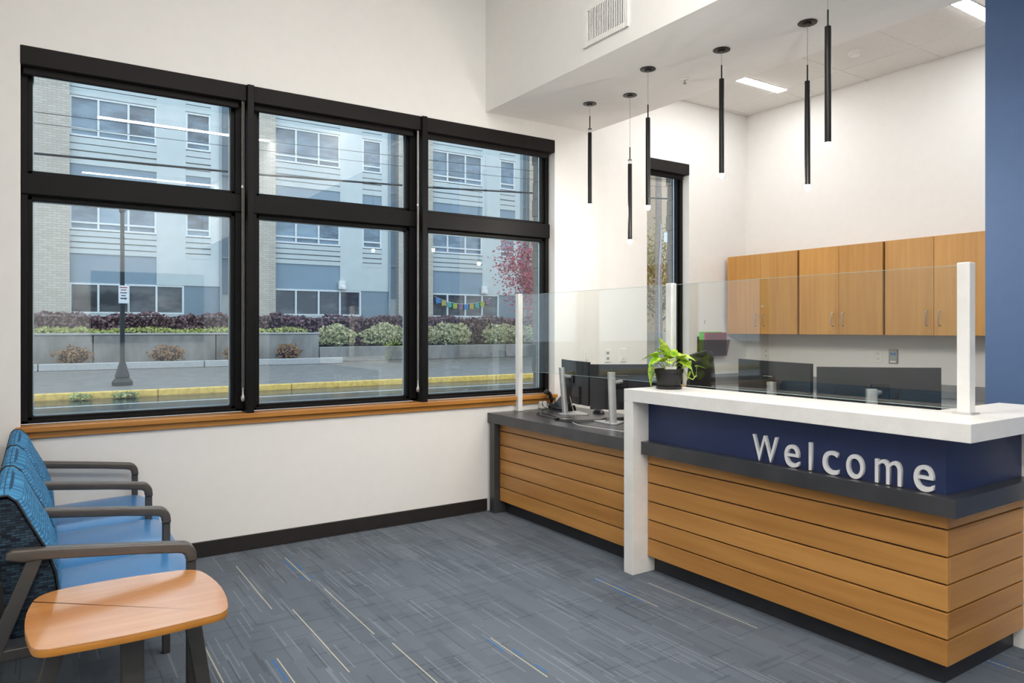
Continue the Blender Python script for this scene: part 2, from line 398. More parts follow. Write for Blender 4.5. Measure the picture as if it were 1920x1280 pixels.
# ------------------------------------------------------------------ windows
GY = 4.874
def window(name, x0, x1, panes, z_panes, label, mull_l=None, mull_r=None):
    """opening x0..x1; panes (px0,px1); fixed frame, sashes, panes and spacers"""
    t = thing(name, ((x0 + x1) / 2, GY, OZ0), label, kind='structure')
    px0, px1 = panes; fr = B(); y0, y1 = GY - .035, GY + .035
    top, bot = OZ1 - .003, OZ0 + .012
    fr.box(x0, px0 - .022, y0 - .02, y1, bot, top, .003).box(px1 + .022, x1, y0 - .02, y1, bot, top, .003)
    fr.box(x0, x1, y0 - .02, y1, bot, z_panes[-1][0] - .018, .003).box(x0, x1, y0 - .02, y1, z_panes[0][1] + .02, top, .003)
    for (a0, a1), (b0, b1) in zip(z_panes, z_panes[1:]):
        fr.box(x0, x1, y0 - .035, y1, b1 + .028, a0 - .022, .004)
    fr.out('frame', 'frame_black', t)
    for z0, z1 in z_panes:
        s = B(); w = .024
        s.box(px0 - w, px0, y0 + .005, y1 - .01, z0 - w, z1 + w, .003).box(px1, px1 + w, y0 + .005, y1 - .01, z0 - w, z1 + w, .003)
        s.box(px0 - w, px1 + w, y0 + .005, y1 - .01, z0 - w, z0, .003).box(px0 - w, px1 + w, y0 + .005, y1 - .01, z1, z1 + w, .003)
        sash = s.out('sash', 'frame_black', t)
        p = B().box(px0 - .006, px1 + .006, GY - .001, GY + .001, z0 - .006, z1 + .006).out('pane', 'window_glass', sash)
        s = B(); w = .006
        s.box(px0, px0 + w, GY + .004, GY + .016, z0, z1).box(px1 - w, px1, GY + .004, GY + .016, z0, z1)
        s.box(px0, px1, GY + .004, GY + .016, z0, z0 + w).box(px0, px1, GY + .004, GY + .016, z1 - w, z1)
        s.out('spacer_bar', 'spacer', sash)
    return t
ZP = [(2.293, 2.842), (.913, 2.127)]
window('window_1', OX0, 1.105, (-.027, 1.032), ZP, 'left of the three joined black-framed windows')
window('window_2', 1.145, 2.33, (1.209, 2.259), ZP, 'middle of the three joined black-framed windows')
window('window_3', 2.37, OX1, (2.443, 3.490), ZP, 'right of the three joined black-framed windows')
window('window_4', NX0, NX1, (NX0 + .052, NX1 - .052), [(.913, 2.842)], 'narrow black-framed window behind the pendant lamps')
for i, xm in enumerate((1.125, 2.35)):
    struct(f'trim_{i + 1}', B().box(xm - .02, xm + .02, YW - .028, GY + .03, OZ0 + .004, OZ1 - .002, .002), 'frame_black', 'black mullion post between two windows')
def sill(k, x0, x1, lab):
    t = thing(f'trim_{k}', ((x0 + x1) / 2, YW, .79), lab, kind='structure')
    B().box(x0 - .022, x1 + .0, YW - .045, GY - .03, .842, .872, .004, 2).out('sill_board', 'sill_wood', t)
    B().box(x0 - .004, x1, YW - .02, YW - .0005, .805, .841, .003).out('apron', 'sill_wood', t)
sill(3, OX0, OX1, 'honey wood sill under the wide window'); sill(4, NX0, NX1, 'honey wood sill under the narrow window')
def shade(x0, x1, lab, chain=True):
    t = thing('roller_shade', ((x0 + x1) / 2, YW + .04, 2.85), lab, 'roller shade', 'roller shades over the windows')
    B().box(x0, x1, YW - .004, YW + .085, 2.852, 2.953, .002).out('cassette', 'cassette_black', t)
    B().box(x0 + .012, x1 - .035, YW + .04, YW + .07, 2.812, 2.853, .006, 2).out('roll', 'cassette_black', t)
    if chain:
        xc = x1 - .018; q = B(); q.tube([(xc - .006, YW + .005, 2.85), (xc - .006, YW + .005, 1.02)], .0024, 6); q.tube([(xc + .006, YW + .011, 2.85), (xc + .006, YW + .011, 1.02)], .0024, 6)
        c = q.out('bead_chain', 'chain_steel', t)
        B().lathe([(0, .09), (.006, .085), (.007, .04), (.012, .03), (.013, .01), (.008, 0), (0, -.002)], (xc, YW + .008, .945), 10).out('chain_weight', 'chain_steel', t, 40)
        B().lathe([(0, .018), (.005, .013), (.006, 0), (0, -.006)], (xc - .006, YW + .004, 2.30), 8).out('chain_stop', 'white_plastic', t, 40)
shade(OX0 - .001, 1.103, 'black roller shade cassette over the left wide window, with bead chain')
shade(1.147, 2.328, 'black roller shade cassette over the middle wide window, with bead chain')
shade(2.372, OX1 + .001, 'black roller shade cassette over the right wide window, nearest the soffit', False)
shade(NX0 - .001, NX1 + .001, 'short black roller shade cassette over the narrow window', False)
# shingle cladding returns just outside the right jambs
for xj in (OX1 - .052, NX1 - .05):
    z = .9; k = 0
    while z < 2.95:
        d = (.0, .018, .008)[k % 3]
        B().box(xj, xj + .30, YO - .018, YO + .045 + d, z, z + .142, .003).out('shingle', 'shingle_grey', wall_back)
        z += .145; k += 1

# ------------------------------------------------------------------ reception desk
ZJ = [.094, .2, .307, .414, .521, .629]
def planks(parent, kind, a0, a1, face, ztop):
    """kind 'x': boards on a face X=face running along Y (a0..a1); kind 'y': on Y=face along X"""
    zs = ZJ + [ztop]
    for i in range(len(zs) - 1):
        z0, z1 = zs[i] + .0, zs[i + 1] - .007
        if i == len(zs) - 2: z1 = ztop
        if kind == 'x': B().box(face, face + .018, a0, a1, z0, z1, .0022, 2).out('plank', 'plank_wood', parent)
        else: B().box(a0, a1, face, face + .018, z0, z1, .0022, 2).out('plank', 'plank_wood_x', parent)
PX, PY = 2.945, 1.397
# low wing
t = thing('reception_desk', (3.0, 3.87, 0), 'low honey wood plank desk beside the window wall', 'desk')
planks(t, 'x', 3.118, 4.634, PX, .684)
B().box(PX + .0185, PX + .04, 3.118, 4.634, .085, .683).out('backing', 'kick_black', t)
B().box(3.0, 3.03, 3.118, 4.634, 0, .085).out('toe_kick', 'kick_black', t)
# grey worktop with waterfall leg
t = thing('desk_worktop', (3.3, 4.0, 0), 'dark grey low worktop with a waterfall end at the window wall', 'worktop')
B().prism([(2.895, 3.118), (3.065, 3.118), (3.065, 1.47), (3.72, 1.47), (3.72, 4.737), (2.895, 4.737)], .6845, .758, 'Z', .002).out('top', 'grey_top', t)
B().box(2.895, 3.60, 4.636, 4.702, 0, .684, .002).out('waterfall_leg', 'grey_top', t)
B().box(3.62, 3.70, 1.75, 1.83, 0, .684).out('support_leg', 'kick_black', t); B().box(3.62, 3.70, 3.2, 3.28, 0, .684).out('support_leg', 'kick_black', t)
# counter front
t = thing('reception_counter', (3.2, 2.2, 0), 'honey wood plank reception counter with navy band and grey ledge', 'counter')
planks(t, 'x', PY, 3.04, PX, .686); planks(t, 'y', PX + .0185, 3.612, PY, .686)
B().prism([(2.964, 3.04), (2.964, 1.4155), (3.612, 1.4155), (3.612, 1.46), (3.06, 1.46), (3.06, 3.04)], .09, .988).out('core_wall', 'kick_black', t)
B().prism([(3.0, 3.04), (3.0, 1.437), (3.612, 1.437), (3.612, 1.455), (3.02, 1.455), (3.02, 3.04)], 0, .0895).out('toe_kick', 'kick_black', t)
B().box(2.952, 2.9635, 1.405, 3.04, .7595, .9885).out('navy_panel', 'navy', t); B().box(2.9636, 3.612, 1.405, 1.4152, .7595, .9885).out('navy_panel', 'navy', t)
B().prism([(2.892, 3.04), (2.892, 1.343), (3.612, 1.343), (3.612, 1.415), (2.9635, 1.415), (2.9635, 3.04)], .687, .759, 'Z', .0015).out('ledge', 'grey_top', t)
# white quartz transaction counter
t = thing('transaction_counter', (3.1, 2.2, 0), 'white quartz counter with waterfall ends above the navy band', 'counter')
B().prism([(2.83, 3.116), (2.83, 1.262), (3.77, 1.262), (3.77, 1.56), (3.216, 1.56), (3.216, 3.116)], .99, 1.06, 'Z', .002).out('top', 'white_quartz', t)
B().box(2.83, 3.06, 3.0425, 3.116, 0, .9898, .0015).out('waterfall_leg', 'white_quartz', t)
B().box(3.614, 3.77, 1.262, 1.50, 0, .9898, .0015).out('waterfall_leg', 'white_quartz', t)
# welcome lettering
t = thing('welcome_lettering', (2.94, 1.9, .759), 'raised silver letters reading Welcome on the navy band', 'sign')
dg = bpy.context.evaluated_depsgraph_get()
for ch, yl, yr, z0, z1 in (('W', 2.303, 2.160, .7625, .889), ('e', 2.122, 2.044, .7605, .866), ('l', 1.994, 1.979, .7625, .889), ('c', 1.925, 1.850, .7605, .866),
                           ('o', 1.812, 1.732, .7605, .866), ('m', 1.683, 1.572, .7625, .864), ('e', 1.523, 1.445, .7605, .866)):
    cu = bpy.data.curves.new('glyph', 'FONT'); cu.body = ch; cu.extrude = .05; cu.resolution_u = 6
    ob = bpy.data.objects.new('glyph', cu); COL.objects.link(ob); bpy.context.view_layer.update(); dg.update()
    me = bpy.data.meshes.new_from_object(ob.evaluated_get(dg)); bpy.data.objects.remove(ob); bpy.data.curves.remove(cu)
    xs_ = [v.co.x for v in me.vertices]; ys_ = [v.co.y for v in me.vertices]; x0, x1, y0, y1 = min(xs_), max(xs_), min(ys_), max(ys_)
    w = wloc(t)
    for v in me.vertices:
        fx = (v.co.x - x0) / (x1 - x0); fy = (v.co.y - y0) / (y1 - y0); fz = .5 - v.co.z / .1
        v.co = Vector((2.937 + .0145 * fz, yl + (yr - yl) * fx, z0 + (z1 - z0) * fy)) - w
    bmx = bmesh.new(); bmx.from_mesh(me); bmesh.ops.recalc_face_normals(bmx, faces=bmx.faces[:]); bmx.to_mesh(me); bmx.free()
    me.materials.append(MATS['letter_metal']); o = bpy.data.objects.new('letter', me); COL.objects.link(o); o.parent = t
# glass guard
GX = 3.165
t = thing('glass_guard', (GX, 3.0, .758), 'clear glass sneeze guard with aluminium posts along the reception desk', 'screen')
for y0, y1 in ((3.095, 4.68), (1.455, 3.047)):
    p = B().box(GX - .003, GX + .003, y0, y1, 1.078, 1.668).out('glass_panel', 'guard_glass', t)
    q = B(); q.box(GX - .0031, GX + .0031, y0, y1, 1.668, 1.6695).box(GX - .0031, GX + .0031, y0, y1, 1.0765, 1.078); q.out('panel_edge', 'guard_edge', p)
for yp, zb, w in ((4.70, .758, .042), (3.07, 1.06, .046), (1.43, 1.06, .05)):
    p = B().box(GX - w / 2, GX + w / 2, yp - w / 2, yp + w / 2, zb + .004, 1.678, .004, 2).out('post', 'alu_light', t)
    B().box(GX - w / 2 - .012, GX + w / 2 + .012, yp - w / 2 - .012, yp + w / 2 + .012, zb, zb + .005, .001).out('foot_plate', 'alu', p)

# ------------------------------------------------------------------ wall cabinets and back counter
YC = [(3.921, 4.70), (3.150, 3.905), (2.385, 3.134)]
wh = ['with a round lock, nearest the window wall', 'in the middle of the row', 'nearest the blue wall']
for k, (y0, y1) in enumerate(YC):
    t = thing('wall_cabinet', (5.78, (y0 + y1) / 2, 1.354), 'honey wood two-door wall cabinet ' + wh[k], 'cabinet', 'wall cabinets')
    B().box(5.632, XE, y0, y1, 1.354, 2.102, .001).out('body', 'cab_edge', t)
    ym = (y0 + y1) / 2
    for a, bb, s in ((y0 + .002, ym - .0015, 1), (ym + .0015, y1 - .002, -1)):
        d = B().box(5.612, 5.631, a, bb, 1.355, 2.101, .0012).out('door', 'cab_wood', t)
        yh = (bb - .045) if s == 1 else (a + .045)
        B().tube([(5.611, yh, 1.43), (5.592, yh, 1.431), (5.583, yh, 1.44), (5.583, yh, 1.53), (5.592, yh, 1.539), (5.611, yh, 1.54)], .0045, 8).out('handle', 'alu', d, 50)
        if k == 0 and s == 1:
            q = B(); q.lathe([(0, 0), (.011, 0), (.011, .006), (.008, .009), (0, .009)], (0, 0, 0), 16); bmesh.ops.rotate(q.bm, cent=(0, 0, 0), matrix=Matrix.Rotation(-pi / 2, 3, 'Y'), verts=q.bm.verts[:]); bmesh.ops.translate(q.bm, vec=(5.612, bb - .022, 1.61), verts=q.bm.verts[:])
            q.out('lock', 'alu', d, 40)
t = thing('back_counter', (5.65, 3.0, 0), 'grey counter with backsplash under the wall cabinets', 'worktop')
B().box(5.34, XE - .001, 1.48, YW - .001, .823, .862, .002).out('top', 'grey_plastic', t)
B().box(5.40, XE - .002, 1.5, 4.72, .09, .822).out('base_carcass', 'cab_edge', t); B().box(5.46, XE - .002, 1.5, 4.72, 0, .089).out('toe_kick', 'kick_black', t)
for k in range(8): B().box(5.381, 5.399, 1.502 + k * .4025, 1.502 + k * .4025 + .3995, .1, .82, .001).out('base_door', 'cab_wood', t)
B().box(XE - .02, XE - .001, 1.48, YW - .021, .8622, .965, .001).out('backsplash', 'grey_plastic', t)
B().box(5.34, XE - .001, YW - .02, YW - .001, .8622, .965, .001).out('side_splash', 'grey_plastic', t)

# ------------------------------------------------------------------ wall plates
def plate_y(x, z, w, h, lab, kind):
    t = thing('wall_plate', (x, YW, z), lab, 'wall plate', 'white plates on the window wall')
    B().box(x - w / 2, x + w / 2, YW - .006, YW, z - h / 2, z + h / 2, .002).out('cover', 'white_plastic', t)
    if kind == 'rocker': B().box(x - w * .22, x + w * .22, YW - .010, YW - .0055, z - h * .28, z + h * .28, .001).out('rocker', 'white_plastic', t)
    else:
        for dz in (-.2, .2): B().box(x - w * .2, x + w * .2, YW - .0085, YW - .0055, z + dz * h - .012, z + dz * h + .012, .002).out('socket', 'silver_grey', t)
plate_y(3.88, 1.172, .078, .118, 'white wall plate behind the monitors, nearest the wide window', 'rocker')
plate_y(4.115, 1.172, .07, .115, 'white wall plate behind the monitors, middle of three', 'outlet')
plate_y(4.295, 1.172, .07, .115, 'white wall plate behind the monitors, nearest the narrow window', 'rocker')
def plate_x(y, z, lab):
    t = thing('outlet', (XE, y, z), lab, 'outlet', 'outlets under the wall cabinets')
    B().box(XE - .006, XE, y - .037, y + .037, z - .058, z + .058, .002).out('cover', 'white_plastic', t)
    for dz in (-.023, .023):
        s = B().box(XE - .009, XE - .0055, y - .017, y + .017, z + dz - .015, z + dz + .015, .003).out('socket', 'white_plastic', t)
        q = B(); q.box(XE - .0095, XE - .0088, y - .009, y - .006, z + dz - .003, z + dz + .008).box(XE - .0095, XE - .0088, y + .006, y + .009, z + dz - .003, z + dz + .008).box(XE - .0095, XE - .0088, y - .003, y + .003, z + dz - .011, z + dz - .006)
        q.out('slot', 'black_plastic', s)
plate_x(4.505, 1.165, 'white double outlet under the cabinet nearest the window wall')
plate_x(3.383, 1.174, 'white double outlet beside the grey data plate')
t = thing('data_plate', (XE, 3.249, 1.174), 'grey data plate with two blue ports under the cabinets', 'wall plate')
B().box(XE - .012, XE, 3.211, 3.287, 1.115, 1.233, .002).out('cover', 'grey_plastic', t); B().box(XE - .0135, XE - .0115, 3.219, 3.279, 1.122, 1.226).out('face', 'silver_grey', t)
for y in (3.236, 3.262): B().box(XE - .015, XE - .013, y - .009, y + .009, 1.185, 1.205).out('port', 'flag_0', t)
B().box(XE - .0145, XE - .013, 3.225, 3.273, 1.125, 1.137).out('tab', 'white_plastic', t)
t = thing('wall_bracket', (5.346, YW, 1.45), 'small pale bracket on the wall above the folder holder', 'bracket')
B().box(5.335, 5.34, YW - .003, YW, 1.45, 1.482).box(5.34, 5.356, YW - .003, YW, 1.477, 1.482).out('bracket_arm', 'silver_grey', t)
# folder holder
t = thing('wall_file', (5.42, YW, 1.12), 'smoked acrylic wall file holder beside the narrow window', 'file holder')
B().prism([(5.235, 1.145), (5.575, 1.145), (5.62, 1.30), (5.235, 1.30)], YW - .072, YW - .069, 'Y').out('front', 'smoke_acrylic', t)
B().box(5.235, 5.60, YW - .004, YW - .001, 1.145, 1.33).out('back', 'smoke_acrylic', t)
B().box(5.235, 5.575, YW - .069, YW - .004, 1.142, 1.146).out('bottom', 'smoke_acrylic', t); B().box(5.233, 5.236, YW - .07, YW - .004, 1.145, 1.30).out('side', 'smoke_acrylic', t)
for nm, m, dy, x0, x1, z1, lab in (('folder', 'lime', .016, 5.245, 5.56, 1.376, 'lime green folder at the back of the wall file holder'), ('folder', 'pink', .030, 5.30, 5.615, 1.368, 'bright pink folder in the wall file holder'), ('folder', 'maroon', .048, 5.30, 5.585, 1.366, 'dark red folder at the front of the wall file holder')):
    r = thing('folder', ((x0 + x1) / 2, YW - dy, 1.147), lab, 'folder', 'folders in the wall file holder')
    B().box(x0, x1, YW - dy - .006, YW - dy - .004, 1.147, z1, .0008).out('cover', m, r); B().box(x0, x1 - .004, YW - dy - .003, YW - dy - .001, 1.147, z1 - .006, .0008).out('back_cover', m, r)
for i, (x, lab) in enumerate(((5.262, 'black pen at the left end of the wall file holder'), (5.277, 'grey pen beside the black pen in the wall file holder'))):
    q = B().tube([(x, YW - .060, 1.148), (x + .012, YW - .060, 1.29), (x + .0125, YW - .060, 1.30)], [.0045, .0045, .003], 8)
    tag(q.out('pen', 'black_plastic' if i == 0 else 'silver_grey'), lab, 'pen', 'pens in the wall file holder')

# ------------------------------------------------------------------ monitors and desk clutter
def monitor(e1, e2, ztop, h, colxy, lean, lab, ports):
    e1, e2 = Vector((e1[0], e1[1], 0)), Vector((e2[0], e2[1], 0)); mid = (e1 + e2) / 2; d = (e2 - e1).normalized(); nb = Vector((d.y, -d.x, 0))
    if nb.dot(Vector((-mid.x, -mid.y, 0))) < 0: nb = -nb       # back side normal, towards the lobby
    t = thing('monitor', (colxy[0], colxy[1], .758), lab, 'monitor', 'monitors on the reception desk')
    L = (e2 - e1).length; NS = 14; sag = .018
    def P(u, off, z):
        s = (u - .5) * 2; p = e1 + (e2 - e1) * u + nb * (sag * (1 - s * s) + off); return (p.x, p.y, z)
    z0 = ztop - h
    def slab(o0, o1, za, zb, ua=0., ub=1.):
        v = []; f = []
        for i in range(NS + 1):
            u = ua + (ub - ua) * i / NS
            v += [P(u, o0, za), P(u, o1, za), P(u, o1, zb), P(u, o0, zb)]
        for i in range(NS):
            a = 4 * i; c = a + 4
            for k in range(4): f.append((a + k, a + (k + 1) % 4, c + (k + 1) % 4, c + k))
        f.append((0, 1, 2, 3)); f.append((4 * NS + 3, 4 * NS + 2, 4 * NS + 1, 4 * NS))
        q = B().faces(v, f); bmesh.ops.recalc_face_normals(q.bm, faces=q.bm.faces[:]); return q
    back = slab(-.006, .012, z0, ztop).out('back_shell', 'monitor_back', t, 30)
    slab(.0122, .024, z0 + .0, z0 + h * .42, .25, .78).out('electronics_hump', 'monitor_back', back, 30)
    slab(-.009, -.0062, z0 + .006, ztop - .006, .01, .99).out('screen', 'screen', t, 30)
    if ports: slab(.0242, .0262, z0 + .01, z0 + .055, .45, .75).out('port_panel', 'black_plastic', back)
    c = Vector((colxy[0], colxy[1], 0)); tp = c + Vector((0, lean, 0)); ang = math.atan2(nb.y, nb.x); R = Matrix.Rotation(ang, 4, 'Z')
    # column: rounded rectangle swept from base to top
    q = bmesh.new(); rings = []
    for p, z in ((c, .766), (tp, 1.11)):
        r = []
        for k in range(20):
            a = 2 * pi * k / 20; sx_, sy_ = abs(cos(a)) ** .5 * (1 if cos(a) > 0 else -1), abs(sin(a)) ** .5 * (1 if sin(a) > 0 else -1)
            vv = R @ Vector((sx_ * .019, sy_ * .026, 0)); r.append(q.verts.new((p.x + vv.x, p.y + vv.y, z)))
        rings.append(r)
    for k in range(20): q.faces.new((rings[0][k], rings[0][(k + 1) % 20], rings[1][(k + 1) % 20], rings[1][k]))
    q.faces.new(rings[1]); q.faces.new(rings[0][::-1]); bmesh.ops.recalc_face_normals(q, faces=q.faces[:])
    col = B().add(q).out('stand_column', 'alu', t, 50)
    # flat wedge base
    bl = B(); pts = []
    for a, bq in ((.05, -.02), (.05, .02), (-.13, .12), (-.15, .10), (-.15, -.10), (-.13, -.12)):
        vv = R @ Vector((a, bq, 0)); pts.append((c.x + vv.x, c.y + vv.y))
    bl.prism(pts, .7585, .7665, 'Z', .001).out('stand_base', 'alu', t)
    za = z0 + h * .62; p0 = c + (tp - c) * ((za - .766) / .344); p1 = mid + nb * .03
    B().tube([(p0.x, p0.y, za), (p1.x, p1.y, za)], .014, 10).out('arm', 'silver_grey', t, 40)
    mm = Matrix.Rotation(ang, 3, 'Z'); B().obox((p1.x, p1.y, za), (.022, .09, .09), mm, .004).out('mount', 'black_plastic', t)
    return t
monitor((3.47, 4.53), (3.322, 4.02), 1.165, .318, (3.335, 4.325), .045, 'black curved monitor on a silver stand, nearest the window wall', True)
monitor((3.26, 3.94), (3.63, 3.71), 1.155, .318, (3.262, 3.70), .018, 'black curved monitor on a silver stand, just left of the potted plant', True)
monitor((3.62, 2.93), (3.42, 2.30), 1.222, .34, (3.42, 2.552), .0, 'black curved monitor behind the white counter, on the left of the pair', False)
monitor((3.415, 2.27), (3.85, 1.861), 1.208, .34, (3.425, 1.979), .0, 'black curved monitor behind the white counter, on the right of the pair', False)
def cable(name, pts, r, lab, mat='black_rubber'):
    # Catmull-Rom through the points
    P = [Vector(p) for p in pts]; out = []
    for i in range(len(P) - 1):
        a, b_, c, d = P[max(i - 1, 0)], P[i], P[i + 1], P[min(i + 2, len(P) - 1)]
        for k in range(6):
            u = k / 6; out.append(.5 * ((2 * b_) + (c - a) * u + (2 * a - 5 * b_ + 4 * c - d) * u * u + (3 * b_ - a - 3 * c + d) * u ** 3))
    out.append(P[-1])
    return tag(B().tube(out, r, 6).out(name, mat, None, 60), lab, 'cable')
ZD = .7585
cable('cable', [(3.42, 4.36, .95), (3.36, 4.30, .90), (3.33, 4.22, .80), (3.27, 4.12, .775), (3.20, 4.06, .764), (3.10, 4.08, .762)], .003, 'thin grey cable hanging from the monitor nearest the window wall', 'chain_steel')
cable('cable', [(3.40, 4.50, .80), (3.28, 4.52, .775), (3.22, 4.47, .763), (3.20, 4.36, .762), (3.16, 4.22, .762), (3.10, 4.06, .762), (3.14, 3.96, .763), (3.30, 3.90, .764), (3.5, 3.9, .764)], .0032, 'black cable looping round the base of the left monitor stand')
cable('cable', [(3.22, 4.50, .762), (3.14, 4.42, .762), (3.10, 4.28, .762), (3.08, 4.10, .7625), (3.05, 3.98, .762), (3.10, 3.88, .763), (3.22, 3.86, .764), (3.42, 3.95, .764)], .003, 'black cable along the front of the grey worktop')
cable('cable', [(3.55, 3.75, .86), (3.50, 3.72, .79), (3.42, 3.74, .766), (3.28, 3.80, .7685)], .0032, 'short black cable hanging below the monitor left of the plant')
cable('cable', [(3.07, 3.90, .762), (3.02, 3.76, .762), (3.04, 3.55, .762), (3.08, 3.30, .762)], .002, 'thin white cable lying beside the white counter leg', 'white_plastic')
tag(B().box(3.055, 3.085, 4.065, 4.09, ZD, .778, .004).out('cable_clip', 'black_plastic'), 'small black cable clip on the grey worktop', 'cable clip')
# phone
t = thing('desk_phone', (3.50, 4.56, ZD), 'black desk phone with handset behind the left monitor stand', 'phone')
M = Matrix.Rotation(radians(28), 3, 'X') @ Matrix.Rotation(radians(-14), 3, 'Y')
B().obox((3.50, 4.54, .83), (.20, .17, .03), Matrix.Rotation(radians(-42), 3, 'Y'), .006, 2).out('body', 'black_plastic', t)
B().prism([(3.40, .7586), (3.56, .7586), (3.545, .80), (3.50, .80)], 4.47, 4.60, 'Y', .003).out('stand', 'black_plastic', t)
B().tube([(3.395, 4.66, .885), (3.405, 4.66, .90), (3.43, 4.655, .885), (3.45, 4.65, .83), (3.44, 4.645, .79), (3.42, 4.64, .775)], [.020, .024, .016, .015, .022, .016], 10).out('handset', 'black_rubber', t, 60)
cable('phone_cord', [(3.41, 4.655, .87), (3.365, 4.66, .83), (3.36, 4.65, .79), (3.40, 4.62, .766), (3.43, 4.56, .763)], .0028, 'coiled black handset cord beside the desk phone')
# mouse, keyboards
def mouse(x, y, lab):
    t = thing('computer_mouse', (x, y, ZD), lab, 'mouse')
    q = bmesh.new(); bmesh.ops.create_uvsphere(q, u_segments=18, v_segments=10, radius=1)
    for v in q.verts: v.co = Vector((v.co.x * .034 + x, v.co.y * .058 + y, ZD + max(0, v.co.z) * .036))
    B().add(q).out('shell', 'black_plastic', t, 60); B().box(x - .002, x + .002, y - .03, y - .012, ZD + .031, ZD + .036, .001).out('wheel', 'grey_plastic', t)
mouse(3.575, 4.22, 'black computer mouse between the two left monitors')
def keyboard(x, y, rz, lab):
    t = thing('keyboard', (x, y, ZD), lab, 'keyboard'); R = Matrix.Rotation(rz, 3, 'Z')
    B().obox((x, y, ZD + .010), (.15, .42, .018), R, .004).out('case', 'black_plastic', t)
    for i in range(5):
        q = B(); 
        for j in range(14):
            o = R @ Vector((-.055 + i * .0275, -.19 + j * .0292, 0)); q.obox((x + o.x, y + o.y, ZD + .0215), (.022, .024, .006), R, .001)
        q.out('key_row', 'black_rubber', t)
keyboard(3.50, 3.62, radians(10), 'black keyboard under the monitor left of the plant')
# plug adapter by the wall
t = thing('plug_adapter', (3.40, YW, ZD), 'small white plug adapter against the wall behind the grey worktop', 'adapter')
B().box(3.372, 3.432, 4.688, 4.737, ZD, .822, .012, 3).out('body', 'white_plastic', t); B().box(3.38, 3.392, 4.686, 4.689, .79, .80).out('socket', 'grey_plastic', t)
# guest task chairs behind the desk
def task_chair(x, y, rz, ztop, lab):
    t = thing('task_chair', (x, y, 0), lab, 'chair', 'black task chairs behind the desk'); R = Matrix.Rotation(rz, 4, 'Z'); T = Matrix.Translation((x, y, 0)) @ R
    def W(p): return tuple(T @ Vector(p))
    for k in range(5):
        a = 2 * pi * k / 5 + .3; leg = B().tube([W((0, 0, .09)), W((.16 * cos(a), .16 * sin(a), .085)), W((.29 * cos(a), .29 * sin(a), .065))], [.022, .018, .013], 8).out('leg', 'black_plastic', t, 50)
        c = W((.29 * cos(a), .29 * sin(a), .03)); B().tube([(c[0] - .02, c[1], c[2]), (c[0] + .02, c[1], c[2])], .028, 12).out('caster', 'black_rubber', leg, 40)
    B().tube([W((0, 0, .08)), W((0, 0, .44))], .024, 12).out('gas_lift', 'black_plastic', t, 40)
    q = B(); q.box(-.24, .24, -.23, .23, .44, .51, .03, 3); bmesh.ops.transform(q.bm, matrix=T, verts=q.bm.verts[:]); q.out('seat', 'black_rubber', t, 50)
    v = []; f = []; NX, NZ = 10, 10
    for j in range(NZ + 1):
        w = j / NZ; z = .56 + (ztop - .56) * w; hw = .235 * (1 - .32 * max(0, w - .35) ** 1.3 / .65 ** 1.3)
        for i in range(NX + 1):
            s = (i / NX - .5) * 2; v.append((.24 + .03 * sin(w * 3) + .06 * w - .05 * s * s, s * hw, z + (-.03 * s * s if j == NZ else 0)))
    nv = len(v); v += [(p[0] + .03, p[1], p[2]) for p in v]
    for j in range(NZ):
        for i in range(NX):
            a = j * (NX + 1) + i; f += [(a, a + 1, a + NX + 2, a + NX + 1), (nv + a, nv + a + NX + 1, nv + a + NX + 2, nv + a + 1)]
    for i in range(NX): a = i; f.append((a, nv + a, nv + a + 1, a + 1)); a = NZ * (NX + 1) + i; f.append((a, a + 1, nv + a + 1, nv + a))
    for j in range(NZ): a = j * (NX + 1); f.append((a, a + NX + 1, nv + a + NX + 1, nv + a)); a += NX; f.append((a, nv + a, nv + a + NX + 1, a + NX + 1))
    q = B().faces([W(p) for p in v], f); bmesh.ops.recalc_face_normals(q.bm, faces=q.bm.faces[:]); q.out('backrest', 'black_rubber', t, 50)
    B().tube([W((.1, 0, .45)), W((.29, 0, .46)), W((.32, 0, .62)), W((.33, 0, .75))], .02, 8).out('back_bar', 'black_plastic', t, 50)
    for s in (-1, 1):
        arm = B().tube([W((.02, .25 * s, .46)), W((.04, .29 * s, .50)), W((.04, .29 * s, .68))], .015, 8).out('arm_post', 'black_plastic', t, 50)
        q = B(); q.box(-.12, .16, .29 * s - .04, .29 * s + .04, .68, .71, .012, 3); bmesh.ops.transform(q.bm, matrix=T, verts=q.bm.verts[:]); q.out('arm_pad', 'black_rubber', arm, 50)
task_chair(4.16, 4.05, radians(-75), 1.24, 'black task chair seen behind the potted plant')
task_chair(4.30, 2.52, radians(0), 1.145, 'black task chair hidden behind the pair of monitors at the white counter')

